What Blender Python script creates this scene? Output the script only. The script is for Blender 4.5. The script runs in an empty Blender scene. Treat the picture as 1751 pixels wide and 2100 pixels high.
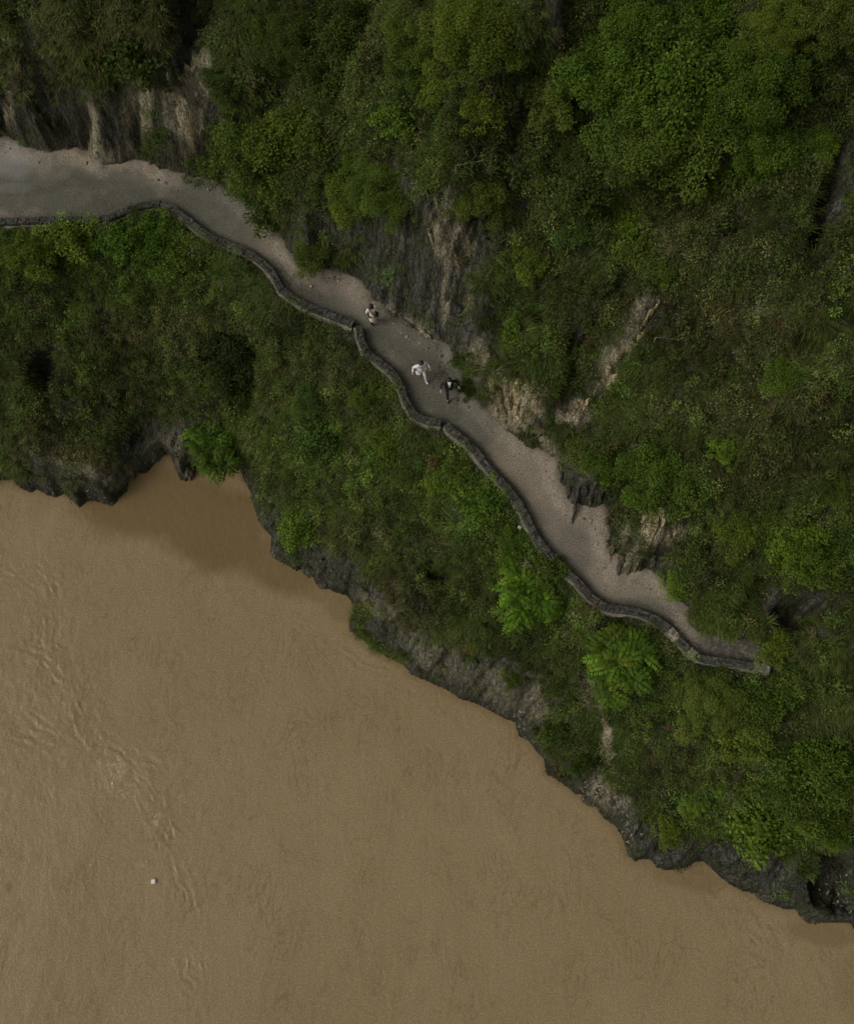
import bpy, bmesh, math, random
import numpy as np
from mathutils import Vector, Matrix

S = bpy.context.scene
R = math.radians
rng = np.random.default_rng(7)
random.seed(7)

# ------------------------------------------------------------------ camera, light
CAMZ, TILT, F = 46.6, R(15.0), 1780.0          # F in units of a 1751 x 2100 frame
cam = bpy.data.cameras.new('camera'); cam_o = bpy.data.objects.new('camera', cam)
S.collection.objects.link(cam_o); S.camera = cam_o
cam_o.location = (0, 0, CAMZ); cam_o.rotation_euler = (TILT, 0, 0)
cam.sensor_width = 36.0; cam.sensor_fit = 'AUTO'; cam.lens = 36.0 * F / 2100.0
cam.clip_start = 0.5; cam.clip_end = 2000.0

SUN_EL, SUN_AZ = R(42), R(258)
W = bpy.data.worlds.new('World'); S.world = W; W.use_nodes = True
wn, wl = W.node_tree.nodes, W.node_tree.links
sky = wn.new('ShaderNodeTexSky'); sky.sky_type = 'NISHITA'; sky.sun_disc = False
sky.sun_elevation = SUN_EL; sky.sun_rotation = SUN_AZ
sky.air_density = 1.0; sky.dust_density = 6.0; sky.ozone_density = 0.6
hsv = wn.new('ShaderNodeHueSaturation'); hsv.inputs['Saturation'].default_value = 0.12   # cloud cover: a greyer sky
wl.new(sky.outputs[0], hsv.inputs['Color'])
wl.new(hsv.outputs[0], wn['Background'].inputs['Color'])
wn['Background'].inputs['Strength'].default_value = 0.12
sun = bpy.data.lights.new('sun', 'SUN'); sun_o = bpy.data.objects.new('sun', sun)
S.collection.objects.link(sun_o)
sun.energy = 0.70; sun.angle = R(25); sun.color = (1.0, 0.95, 0.86)
sd = Vector((math.sin(SUN_AZ) * math.cos(SUN_EL), math.cos(SUN_AZ) * math.cos(SUN_EL), math.sin(SUN_EL)))
sun_o.rotation_euler = sd.to_track_quat('Z', 'Y').to_euler(); sun_o.location = sd * 80
S.view_settings.view_transform = 'Standard'; S.view_settings.look = 'None'
S.view_settings.exposure = -0.46; S.view_settings.gamma = 1.0
S.render.engine = 'CYCLES'
S.cycles.max_bounces = 6; S.cycles.diffuse_bounces = 4; S.cycles.transmission_bounces = 3
S.cycles.use_denoising = True; S.cycles.denoising_prefilter = 'ACCURATE'; S.cycles.denoising_input_passes = 'RGB_ALBEDO_NORMAL'

# ------------------------------------------------------------------ photo <-> place
ct, st = math.cos(TILT), math.sin(TILT)
def unproj(px, py, z):
    """points of the place at height z that the photograph shows at px, py"""
    px, py = np.asarray(px, float), np.asarray(py, float)
    a = (px - 875.5) / F; b = (1050.0 - py) / F
    dx = a; dy = b * ct + st; dz = b * st - ct
    k = (np.asarray(z, float) - CAMZ) / dz
    return dx * k, dy * k
def proj(x, y, z):
    z = z - CAMZ
    up = y * ct + z * st; fw = y * st - z * ct
    return 875.5 + F * x / fw, 1050.0 - F * up / fw

# ------------------------------------------------------------------ noise
def _h(ix, iy, iz, s):
    n = (ix * 374761393 + iy * 668265263 + iz * 2147483647 * 3 + s * 1274126177) & 0xFFFFFFFF
    n = ((n ^ (n >> 13)) * 1274126177) & 0xFFFFFFFF
    n = n ^ (n >> 16)
    return (n & 0xFFFF) / 65535.0
def vnoise(x, y, z=None, s=0):
    x = np.asarray(x, float); y = np.asarray(y, float); z = np.zeros_like(x) if z is None else np.asarray(z, float)
    ix, iy, iz = np.floor(x).astype(np.int64), np.floor(y).astype(np.int64), np.floor(z).astype(np.int64)
    fx, fy, fz = x - ix, y - iy, z - iz
    fx, fy, fz = [f * f * (3 - 2 * f) for f in (fx, fy, fz)]
    def lx(j, k): return _h(ix, iy + j, iz + k, s) * (1 - fx) + _h(ix + 1, iy + j, iz + k, s) * fx
    a = lx(0, 0) * (1 - fy) + lx(1, 0) * fy
    b = lx(0, 1) * (1 - fy) + lx(1, 1) * fy
    return (a * (1 - fz) + b * fz) * 2 - 1
def fbm(x, y, z=None, o=4, s=0):
    r = 0.0; a = 0.5
    for k in range(o):
        r = r + a * vnoise(x, y, z, s + k * 17); x = x * 2.03 + 5.1; y = y * 2.03 + 1.7
        z = None if z is None else z * 2.03; a *= 0.5
    return r
def sm(t): t = np.clip(t, 0, 1); return t * t * (3 - 2 * t)

# ------------------------------------------------------------------ outlines
SHORE = [(-500,940),(-200,965),(0,986),(25,982),(44,1001),(65,1010),(77,1002),(100,1016),(116,1019),(132,1012),(151,1028),(164,1041),(181,1026),
 (201,1028),(231,1038),(245,1022),(260,1007),(268,981),(278,985),(285,971),(303,969),(318,949),(327,945),(337,932),(350,934),(360,960),(372,984),
 (384,987),(397,962),(430,958),(470,956),(493,964),(503,987),(516,1011),(520,1034),(526,1051),(530,1067),(545,1087),(556,1099),(556,1136),(571,1149),
 (595,1161),(608,1171),(618,1166),(640,1173),(649,1198),(669,1203),(685,1213),(712,1221),(726,1240),(727,1253),(716,1280),(719,1295),(739,1307),
 (763,1328),(793,1347),(830,1364),(843,1382),(856,1387),(887,1401),(923,1417),(940,1431),(980,1444),(1004,1456),(1031,1471),(1058,1481),(1063,1508),
 (1084,1518),(1101,1541),(1115,1555),(1120,1585),(1145,1600),(1164,1614),(1177,1627),(1194,1629),(1204,1646),(1221,1653),(1238,1678),(1261,1693),
 (1273,1710),(1281,1730),(1286,1750),(1301,1765),(1315,1761),(1332,1761),(1347,1778),(1365,1784),(1405,1780),(1425,1767),(1442,1765),(1459,1780),
 (1476,1797),(1492,1810),(1519,1825),(1546,1832),(1566,1850),(1586,1855),(1610,1865),(1630,1864),(1650,1889),(1687,1892),(1717,1892),(1741,1892),
 (1751,1904),(1900,1990),(2150,2080),(2500,2200)]
WALL = [(-120,453),(0,451),(50,449),(100,447.5),(141,447.5),(188,447.5),(221,444),(248,432),(278,421),(308,414),(328,414),(355,424),(379,444),(406,466),
 (432,483),(463,496),(489,504.5),(516,518),(536,534),(560,558),(571.5,585),(592,602),(625,622),(662,637),(695.5,650.5),(726,662),(737,679),(744,706),
 (759,726),(786,746),(806,763),(820,786),(830,816),(843,840),(856,853),(880,862),(907,865),(920,877),(947,897),(974,920),(990.5,944),(1010.6,967),
 (1034,991),(1054,1016),(1070,1040),(1089,1080),(1108,1112),(1124,1133),(1147,1155.5),(1161,1170),(1177,1184),(1193,1200),(1208,1218.5),(1224,1233),
 (1244,1245),(1269,1249),(1299,1252),(1320,1257),(1346,1269),(1367,1283),(1383,1300),(1399,1317.5),(1417,1336),(1436,1349),(1462,1354),(1493,1357),
 (1523,1362),(1553.5,1366),(1582,1375)]
WALLX = [(-500,453)] + WALL + [(1640,1392),(1760,1420),(1900,1450),(2200,1520),(2600,1600)]
# inner edge of the path: x, y, height of the rock step there
INNER = [(-500,300,5),(-150,292,5),(0,293,5),(17,283,5),(33,298,5),(44,312,5),(80,317,5),(111,318,5),(151,315,5),(188,322,5),(214,345,4.5),(255,343.6,4.5),(295,335,5),
 (322,349,5),(362,365,5),(402,374,4),(439,372,3),(469,395,3),(503,426,2.5),(530,446,2.5),(556,476,2.5),(577,499,3),(595,531.5,3),(608,545,3),(615,558,3),
 (632,570,3.2),(652,567,3.4),(662,553,3.6),(692,560,4),(729,575,5),(739,595,5.5),(756,615,6),(779,632,6),(800,648,6),(835,676,6),(862,690,5.5),(890,706,5),(915,716,4),
 (930,740,2.5),(945,770,2),(962,800,2),(970,823,2.2),(997,853,2.6),(1034,883.5,2.8),(1074,917,2.6),(1104,927,2.0),(1138,947,2.2),(1136,985,2.4),(1164,1035,2.4),(1201,1045,2.2),
 (1234,1042,2.4),(1236,1079,2.6),(1239,1125.5,2.8),(1244,1146,2.8),(1261,1139,2.8),(1263,1186,2.6),(1280,1179,2.6),(1291,1182,2.6),(1311,1176,2.6),(1332,1176,2.4),
 (1358,1196,2),(1372,1226,1.8),(1402,1246,2.6),(1403,1286,2.6),(1425,1301,1.6),(1449,1308,1.4),(1482,1308,1.2),(1526,1316.5,1.0),(1553,1333,.8),(1576,1358,.6),
 (1640,1372,1.5),(1760,1396,2),(1900,1425,2),(2200,1490,2),(2600,1570,2)]
ZP = 8.0
def W2(pts, z):
    a = np.array([(p[0], p[1]) for p in pts], float); x, y = unproj(a[:, 0], a[:, 1], z); return np.stack([x, y], 1)
shore = W2(SHORE, 0.0)
wallc = W2(WALL, ZP + 0.5); wallx = W2(WALLX, ZP + 0.3); inner = W2(INNER, ZP)
innerh = np.array([p[2] for p in INNER], float)

def inside(x, y, poly):
    r = np.zeros(x.shape, bool); n = len(poly); j = n - 1
    for i in range(n):
        xi, yi = poly[i]; xj, yj = poly[j]
        if yi != yj:
            c = ((yi > y) != (yj > y)) & (x < (xj - xi) * (y - yi) / (yj - yi) + xi); r ^= c
        j = i
    return r
def polydist(x, y, line, vals=None):
    best = np.full(x.shape, 1e9); v = np.zeros(x.shape)
    for i in range(len(line) - 1):
        ax, ay = line[i]; bx, by = line[i + 1]; dx, dy = bx - ax, by - ay; L = dx * dx + dy * dy + 1e-12
        t = np.clip(((x - ax) * dx + (y - ay) * dy) / L, 0, 1)
        d = (x - ax - t * dx) ** 2 + (y - ay - t * dy) ** 2
        m = d < best; best = np.where(m, d, best)
        if vals is not None: v = np.where(m, vals[i] * (1 - t) + vals[i + 1] * t, v)
    return np.sqrt(best), v

FAR = 400.0
river_poly = np.vstack([shore, [(FAR, shore[-1][1]), (FAR, -FAR), (-FAR, -FAR), (-FAR, shore[0][1])]])
below_wall = np.vstack([wallx, [(FAR, wallx[-1][1]), (FAR, -FAR), (-FAR, -FAR), (-FAR, wallx[0][1])]])
below_inner = np.vstack([inner, [(FAR, inner[-1][1]), (FAR, -FAR), (-FAR, -FAR), (-FAR, inner[0][1])]])

# blobs in photo coordinates: x, y, rx, ry, angle, strength
ROCK = [(1620,1238,95,30,5,.9),(1700,1300,60,40,0,.6),(810,500,80,110,0,1),(900,1350,90,45,25,1),(1010,1400,80,55,28,1),(1080,1450,50,40,30,.9),(800,1300,60,28,30,.8),(960,480,50,90,-15,1),(760,640,90,60,15,1),(930,680,60,50,0,1),(1310,1760,70,40,10,1),(1480,1770,80,45,15,1),(880,560,115,185,-15,1),(790,600,70,80,0,1),(700,470,70,45,0,.6),(620,500,45,70,0,.6),(170,250,200,80,0,.85),(60,160,30,130,0,.5),(300,190,40,110,0,.6),(390,190,60,140,0,.9),
 (380,310,60,60,0,.9),(330,920,80,60,0,1),(240,1000,40,50,0,.8),(950,1395,160,42,27,1),(1120,1440,70,60,30,.55),(1200,1430,34,60,0,.45),(700,1180,120,38,35,.8),(560,1090,30,50,0,.6),
 (1240,1660,60,120,-35,.95),(1340,1730,90,50,20,1),(1560,1800,140,55,18,1),(1710,1830,60,90,0,1),(1060,830,70,60,20,.8),(1000,780,50,60,0,.5),(1250,740,34,115,28,.62),(1330,650,30,50,20,.8),(1180,840,50,30,0,.8),
 (1300,1130,80,75,0,.5),(1300,1165,60,30,0,.8),(1190,1010,50,50,0,.9),(1150,960,40,40,0,.6),(1420,1270,40,40,0,.5),(1135,40,25,60,0,.8),(1060,440,30,70,20,.6),(1700,410,30,110,18,1),(1640,1270,60,30,0,.7),
 (1180,700,18,90,0,.5),(1110,650,25,80,0,.5),(90,740,40,50,30,.7),(560,220,40,50,0,.5),(640,170,35,60,0,.4),(100,960,90,22,25,.6),(1560,640,60,14,0,.35),(1700,1340,70,60,0,.5),(20,240,30,70,0,.9),(980,700,40,40,0,.7),(840,750,0,0,0,0)]
TAN = [(900,1352,80,28,26,.3),(1010,1410,60,34,28,.3),(340,930,40,40,0,.25),(960,590,14,45,0,.35),(905,500,12,60,-22,.8),(945,480,10,60,-22,.8),(850,676,70,15,33,.75),(150,320,130,12,0,.35),(20,230,8,40,0,.5),(1110,900,50,14,40,.7),(925,440,22,50,-22,.6),(913,620,7,62,0,.75),(962,505,14,28,0,.8),(385,230,26,75,0,1),(415,150,22,50,0,.8),(193,240,13,95,0,.9),(262,215,12,75,0,.75),(299,210,12,80,0,.8),(345,220,10,60,0,.5),(22,130,10,110,0,.5),(265,300,10,16,0,.6),(1060,825,55,55,20,1),
 (1250,750,28,75,25,.85),(1180,845,40,22,-10,1),(1350,1082,40,30,0,1.1),(1285,1085,12,40,10,.7),(1295,1150,14,40,25,.7),(1135,35,16,40,0,.8),(1210,1420,24,60,-15,.5),(1245,1510,14,45,-10,1),(1110,1420,40,50,20,.4),
 (1300,650,14,50,25,.6),(980,740,30,40,0,.5),(240,965,50,16,25,.5),(780,1250,50,14,30,.4),(1260,1620,50,40,30,.4),(1560,640,40,10,0,.4),(1225,640,10,40,10,.4),(170,960,80,12,22,.5)]
PIT = [(1642,1275,46,40,0,1.3),(112,258,30,52,0,.9),(168,262,22,52,0,.9),(235,290,20,30,0,.6),(405,300,30,60,0,.7),(960,610,26,26,0,.5),(480,720,60,60,0,.9),(500,790,35,60,0,.6),(85,745,35,45,20,.8),(905,1175,40,26,0,.7),(1640,1275,42,26,0,1.5),(1712,345,22,42,0,1),(1685,450,20,62,15,1.2),(1615,740,22,32,0,.9),(1712,1805,42,70,0,1.1),(90,245,45,55,0,.7),(390,335,35,40,0,.5),
 (1520,470,30,26,0,.4),(1460,1265,40,10,0,.0),(1700,965,50,20,0,.6),(1290,440,30,30,0,.5),(1150,340,40,40,0,.5),(1590,1050,40,30,0,.4),(1100,650,14,60,0,.7),(1170,720,12,60,0,.5),(1030,590,10,40,0,.3),(620,1000,20,40,0,.3)]
BRIGHT = [(200,500,190,60,0,1),(330,520,120,70,0,.8),(80,540,120,80,0,.5),(960,1010,90,90,40,.9),(1060,1110,60,70,40,.9),(900,960,60,60,0,.6),(620,1080,60,50,0,.7),(700,950,130,120,0,.4),(1600,1650,170,110,0,.7),(1680,1130,100,90,0,.6),
 (1180,1240,60,40,0,.6),(1440,1480,160,110,0,.6),(1250,470,100,70,0,.4),(1500,330,120,60,0,.5),(160,600,170,70,0,.5),(1450,1640,80,60,0,.5),(1330,1620,60,60,0,.2)]
BROWN = [(330,680,140,50,0,.55),(230,820,130,50,0,.35),(150,950,150,50,20,.8),(800,1230,110,50,30,1),(1450,650,180,60,0,.7),(1600,850,140,70,0,.5),(1550,700,150,60,0,.5),(640,770,80,50,0,.6),(700,1100,80,60,0,.6),(1560,960,150,40,0,.5),(230,60,240,80,0,.6),(80,150,90,90,0,.7),(700,80,120,80,0,.5),(1420,820,110,50,0,.4),(1150,500,80,60,0,.3),(1680,1480,60,60,0,.3),(1400,1560,120,60,0,.5),(1150,1530,50,70,0,.4),(1450,480,120,60,0,.5)]
LEAFY = [(960,1010,120,120,40,1),(1060,1110,70,80,40,1),(300,500,200,60,0,1),(450,720,110,130,0,1),(650,900,80,80,0,.7),(1600,1650,170,110,0,.9),(1450,1440,160,110,0,1),(1680,1130,120,110,0,1),(620,1080,60,50,0,1),(1450,150,320,220,0,1),(800,200,220,160,0,.7),(1000,300,150,120,0,.7),(560,300,150,120,0,.8),(760,400,130,90,0,.8),(1220,470,140,110,0,.7),(1330,1000,120,80,0,.9)]
def blobs(lst, px, py, wob, soft=0.45):
    r = np.zeros(px.shape)
    for (x, y, rx, ry, a, s) in lst:
        if s <= 0: continue
        c, q = math.cos(R(a)), math.sin(R(a)); ux = px - x; uy = py - y
        d = np.sqrt(((ux * c + uy * q) / rx) ** 2 + ((-ux * q + uy * c) / ry) ** 2) + wob
        r = np.maximum(r, s * sm((1 + soft - d) / (2 * soft)))
    return r

# ------------------------------------------------------------------ heights
STEP = 0.1
gx = np.arange(-33, 33.01, STEP); gy = np.arange(-21, 47.01, STEP)
X, Y = np.meshgrid(gx, gy); NX, NY = len(gx), len(gy)
wx = X + 0.22 * fbm(X * 1.1, Y * 1.1, o=3, s=3) + .2 * fbm(X * 4, Y * 4, o=2, s=5); wy = Y + 0.22 * fbm(X * 1.1 + 40, Y * 1.1, o=3, s=4) + .2 * fbm(X * 4 + 9, Y * 4, o=2, s=6)
in_river = inside(X, Y, river_poly); in_below = inside(X, Y, below_wall); in_bi = inside(X, Y, below_inner)
ds, _ = polydist(X, Y, shore); dw, _ = polydist(X, Y, wallx); di, hc = polydist(wx, wy, inner, innerh)
di0, _ = polydist(X, Y, inner)
is_path = in_bi & ~in_below; is_low = in_below & ~in_river; is_up = ~in_bi & ~in_below
is_up |= (~in_bi & in_below & False)
t = ds / (ds + dw + 1e-6)
bank = 0.55 + 0.5 * sm(fbm(X * .35, Y * .35, s=9) + .5)
z_low = bank * sm(ds / 0.45) + (8.28 - bank) * t ** 0.9
rib = fbm(X * 1.6 + 9, Y * 1.6, o=3, s=21)
z_up = ZP + hc * sm((di + 0.25 * rib) / (0.34 * hc + 0.3)) + 0.72 * np.minimum(np.maximum(di - .25 * hc, 0), 6) + 0.42 * np.maximum(di - 6 - .25 * hc, 0)
Z = np.where(is_path, ZP - 0.12, np.where(is_low, z_low, np.where(is_up, z_up, -0.9 * np.minimum(ds, 3.5))))
big = fbm(X * .22, Y * .22, o=3, s=31); mid = fbm(X * .75, Y * .75, o=3, s=33); fine = fbm(X * 2.4, Y * 2.4, o=3, s=35)
lowm = np.where(is_low, sm(ds / 1.6) * sm(dw / 1.3), 0); upm = np.where(is_up, sm((di0 - .3) / 2.0), 0)
Z = Z + lowm * (0.9 * big + 0.55 * mid) + upm * (1.8 * big + 0.85 * mid) + np.maximum(lowm, upm) * .2 * fine
# rock areas get ribs and steps
PX, PY = proj(X, Y, Z)
wob = 0.55 * fbm(PX / 38, PY / 38, o=4, s=51)
rockm = blobs(ROCK, PX, PY, wob); tanm = blobs(TAN, PX, PY, wob * 1.1)
shore_n = 0.55 + 0.5 * fbm(X * .5, Y * .5, o=3, s=61)
rockm = np.maximum(rockm, np.where(is_low, sm((1.7 * np.clip(shore_n, .08, 1.2) - .25 - ds) / .4), 0))
rockm = np.maximum(rockm, np.where(is_up, .9 * sm((0.25 + .25 * rib - di0) / .3), 0)) * ~is_path
u = X * .82 - Y * .57; v = X * .57 + Y * .82
strata = np.abs(fbm(u * 2.6, v * .55 + Z * .1, o=4, s=71)); strata2 = fbm(u * 5.5, v * 1.2, o=3, s=75)
uu = u * 2.1 + .35 * vnoise(v * .9, u * .9, s=77); vv = v * .55 + .9 * vnoise(np.floor(uu), v * .1, s=78)
blk = _h(np.floor(uu).astype(np.int64), np.floor(vv).astype(np.int64), np.zeros(X.shape, np.int64), 5) - .5
u3 = u * 5.2 + v * .8; blk3 = _h(np.floor(u3).astype(np.int64), np.floor(v * 1.6 + .3 * np.floor(u3)).astype(np.int64), np.zeros(X.shape, np.int64), 9) - .5
edge = np.where(is_low, sm(ds / .25), np.where(is_up, sm(di0 / .3), 0))
Z = Z + rockm * edge * (0.55 * (strata - .22) + .16 * strata2 + .38 * blk + .15 * blk3)
pit = blobs(PIT, PX, PY, wob * .6)
Z = Z - sm(pit * 1.4) * np.maximum(lowm, upm) * 1.5
Z = np.where(is_low, np.maximum(Z, 0.1 + .0 * Z), Z)

def samp(A, x, y):
    fx = np.clip((np.asarray(x) - gx[0]) / STEP, 0, NX - 1.001); fy = np.clip((np.asarray(y) - gy[0]) / STEP, 0, NY - 1.001)
    i = fx.astype(int); j = fy.astype(int); a = fx - i; b = fy - j
    return (A[j, i] * (1 - a) + A[j, i + 1] * a) * (1 - b) + (A[j + 1, i] * (1 - a) + A[j + 1, i + 1] * a) * b
def ground_at(px, py, lift=0.0):
    """where the line of sight through px, py meets the ground raised by lift"""
    for z in np.arange(40, -0.01, -0.08):
        x, y = unproj(px, py, z); g = float(samp(Z, x, y)) if float(samp(is_path * 1.0, x, y)) < .5 else ZP
        if g < 0: g = 0
        if z <= g + lift: break
    return float(x), float(y), float(z - lift)

# ------------------------------------------------------------------ materials
def mat(name):
    m = bpy.data.materials.new(name); m.use_nodes = True
    n, l = m.node_tree.nodes, m.node_tree.links
    return m, n, l, n['Principled BSDF']
class NB:
    """short node writing"""
    def __init__(s, name):
        s.m, s.n, s.l, s.b = mat(name); s.geo = None
    def pos(s, scale=(1, 1, 1), rot=(0, 0, 0), obj=True):
        tc = s.n.new('ShaderNodeTexCoord'); mp = s.n.new('ShaderNodeMapping')
        mp.inputs['Scale'].default_value = scale; mp.inputs['Rotation'].default_value = rot
        s.l.new(tc.outputs['Object'], mp.inputs[0]); return mp.outputs[0]
    def noise(s, vec, scale, detail=4, rough=.55, dist=0):
        t = s.n.new('ShaderNodeTexNoise'); t.inputs['Scale'].default_value = scale; t.inputs['Detail'].default_value = detail
        t.inputs['Roughness'].default_value = rough; t.inputs['Distortion'].default_value = dist
        s.l.new(vec, t.inputs['Vector']); return t.outputs['Fac']
    def voro(s, vec, scale, feature='F1'):
        t = s.n.new('ShaderNodeTexVoronoi'); t.feature = feature; t.inputs['Scale'].default_value = scale
        s.l.new(vec, t.inputs['Vector']); return t.outputs['Distance']
    def ramp(s, fac, stops):
        t = s.n.new('ShaderNodeValToRGB'); e = t.color_ramp.elements
        while len(e) > 1: e.remove(e[-1])
        for i, (p, c) in enumerate(stops):
            q = e[0] if i == 0 else e.new(p)
            q.position = p; q.color = (*c, 1) if not isinstance(c, (int, float)) else (c, c, c, 1)
        s.l.new(fac, t.inputs[0]); return t.outputs[0]
    def attr(s, name, col=False):
        t = s.n.new('ShaderNodeAttribute'); t.attribute_name = name; return t.outputs['Color' if col else 'Fac']
    def mix(s, fac, a, b, mode='MIX'):
        t = s.n.new('ShaderNodeMix'); t.data_type = 'RGBA'; t.blend_type = mode
        for v, i in ((fac, 0), (a, 6), (b, 7)):
            if isinstance(v, (int, float)): t.inputs[i].default_value = v if i == 0 else (v, v, v, 1)
            elif isinstance(v, tuple): t.inputs[i].default_value = (*v, 1)
            else: s.l.new(v, t.inputs[i])
        return t.outputs[2]
    def math(s, op, a, b=0.0, clamp=False):
        t = s.n.new('ShaderNodeMath'); t.operation = op; t.use_clamp = clamp
        for v, i in ((a, 0), (b, 1)):
            if isinstance(v, (int, float)): t.inputs[i].default_value = v
            else: s.l.new(v, t.inputs[i])
        return t.outputs[0]
    def base(s, c):
        if isinstance(c, tuple): s.b.inputs['Base Color'].default_value = (*c, 1)
        else: s.l.new(c, s.b.inputs['Base Color'])
    def bump(s, h, strength=.5, dist=.05):
        t = s.n.new('ShaderNodeBump'); t.inputs['Strength'].default_value = strength; t.inputs['Distance'].default_value = dist
        s.l.new(h, t.inputs['Height']); s.l.new(t.outputs[0], s.b.inputs['Normal'])
    def rough(s, r, spec=.3):
        s.b.inputs['Roughness'].default_value = r; s.b.inputs['Specular IOR Level'].default_value = spec

def plain(name, col, rough=.8, var=.25, scale=18):
    k = NB(name); p = k.pos(); f = k.noise(p, scale, 3)
    a = tuple(c * (1 - var) for c in col); b = tuple(min(1, c * (1 + var)) for c in col)
    k.base(k.ramp(f, [(.3, a), (.7, b)])); k.rough(rough); return k.m

# hillside: mossy soil, grey rock with strata, tan broken rock
k = NB('hillside_ground')
p = k.pos(); ps = k.pos((2.6, 1.5, .42), (0, .10, R(35)))
n1 = k.noise(p, 1.3, 6); n2 = k.noise(ps, 2.2, 9, .72, .5); n3 = k.noise(p, 9, 5, .6); n4 = k.noise(ps, 7, 5, .7)
soil = k.ramp(n3, [(.36, (.028, .032, .013)), (.5, (.055, .055, .025)), (.64, (.10, .082, .048))])
rock = k.ramp(n2, [(.36, (.018, .018, .015)), (.45, (.056, .055, .042)), (.52, (.106, .103, .080)), (.6, (.165, .160, .122)), (.7, (.27, .26, .195))])
rock = k.mix(k.ramp(n4, [(.35, .85), (.55, 0)]), rock, (.040, .039, .030))
moss = k.ramp(n1, [(.43, 0), (.6, .85)])
rock = k.mix(moss, rock, (.058, .064, .026))
tanr = k.ramp(n4, [(.36, (.16, .13, .075)), (.48, (.42, .36, .215)), (.62, (.64, .56, .35))])
tanr = k.mix(k.ramp(n3, [(.42, .6), (.55, 0)]), tanr, (.15, .13, .10))
cr = k.voro(k.pos((3.0, 1.3, .9), (0, .15, R(35))), 1.3, 'DISTANCE_TO_EDGE'); cr2 = k.voro(k.pos((7, 3, 2.2), (0, .1, R(35))), 1.2, 'DISTANCE_TO_EDGE')
crack = k.math('MAXIMUM', k.ramp(cr, [(.0, .9), (.06, 0)]), k.ramp(cr2, [(.0, .6), (.07, 0)]))
rock = k.mix(crack, rock, (.016, .015, .012))
c = k.mix(k.attr('rock'), soil, rock)
c = k.mix(k.math('MULTIPLY', k.attr('tan'), k.ramp(n2, [(.34, .15), (.5, 1)])), c, tanr)
c = k.mix(k.attr('damp_shade'), c, k.mix(1.0, c, (.56, .48, .34), 'MULTIPLY'))
k.base(c); k.rough(.85, .25)
hh = k.math('SUBTRACT', k.math('ADD', k.math('MULTIPLY', n4, .8), k.math('MULTIPLY', n3, .5)), k.math('MULTIPLY', crack, .5))
k.bump(hh, 1.0, .14)
M_HILL = k.m

# gravel path
k = NB('path_gravel'); p = k.pos()
g1 = k.noise(p, 17, 4, .8); g2 = k.noise(p, 1.2, 6, .6); g3 = k.voro(p, 34); g4 = k.noise(p, 4.5, 5, .65)
tanp = k.ramp(g1, [(.36, (.140, .115, .080)), (.5, (.246, .203, .150)), (.64, (.41, .345, .265))])
grey = k.ramp(g1, [(.36, (.070, .064, .044)), (.5, (.114, .111, .080)), (.64, (.20, .19, .145))])
dark = k.ramp(g1, [(.36, (.042, .040, .030)), (.64, (.105, .098, .075))])
w = k.math('ADD', k.attr('worn'), k.math('MULTIPLY', k.math('SUBTRACT', g2, .5), 1.1), True)
c = k.mix(w, tanp, grey)
c = k.mix(k.math('MULTIPLY', k.attr('moss_shade'), k.ramp(g4, [(.35, .4), (.6, 1)])), c, dark)
c = k.mix(k.attr('white'), c, k.ramp(g1, [(.3, (.20, .195, .18)), (.7, (.38, .37, .34))]))
c = k.mix(k.ramp(g4, [(.62, 0), (.72, .35)]), c, (.10, .085, .06))
k.base(c); k.rough(.95, .15)
k.bump(k.math('ADD', k.math('MULTIPLY', g1, .6), g3), .5, .03)
M_PATH = k.m

# muddy river
k = NB('muddy_water'); p = k.pos()
r1 = k.noise(k.pos((1, .6, 1), (0, 0, R(-40))), .16, 5, .55, .6); r2 = k.noise(p, 13, 3, .75); r3 = k.noise(p, 2.2, 5, .6, 1.2)
c = k.ramp(r1, [(.35, (.248, .180, .089)), (.65, (.280, .206, .107))])
c = k.mix(k.ramp(r2, [(.38, .6), (.5, 0)]), c, (.205, .142, .062))
c = k.mix(k.ramp(r2, [(.5, 0), (.62, .5)]), c, (.40, .32, .19))
c = k.mix(k.math('MULTIPLY', k.attr('foam'), k.ramp(k.noise(p, 4.5, 6, .8, 1.5), [(.53, 0), (.63, .8)])), c, (.62, .54, .38))
f1 = k.noise(k.pos((1, .45, 1), (0, 0, R(-52))), .9, 6, .62, 1.6); f2 = k.noise(k.pos((1, .5, 1), (0, 0, R(-40))), 2.6, 5, .6, 1.2)
l1 = k.ramp(f1, [(.465, 0), (.496, 1), (.504, 1), (.515, 0)]); l2 = k.ramp(f2, [(.465, 0), (.5, 1), (.52, 0)])
pt = k.ramp(k.noise(p, .35, 4), [(.42, 0), (.6, 1)])
c = k.mix(k.math('MULTIPLY', k.math('ADD', k.math('MULTIPLY', l1, pt), k.math('MULTIPLY', l2, k.math('MULTIPLY', pt, .7))), .62, True), c, (.185, .126, .055))
c = k.mix(k.math('MULTIPLY', k.attr('bank_shade'), .8), c, (.152, .100, .040))  # shade and cliff reflection painted into the water colour near the bank
k.base(c); k.rough(.10, .2); k.b.inputs['IOR'].default_value = 1.33
k.bump(k.math('ADD', k.math('ADD', k.math('MULTIPLY', r2, .3), r3), k.math('ADD', k.math('MULTIPLY', f1, 1.5), f2)), .32, .06)
M_WATER = k.m

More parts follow.
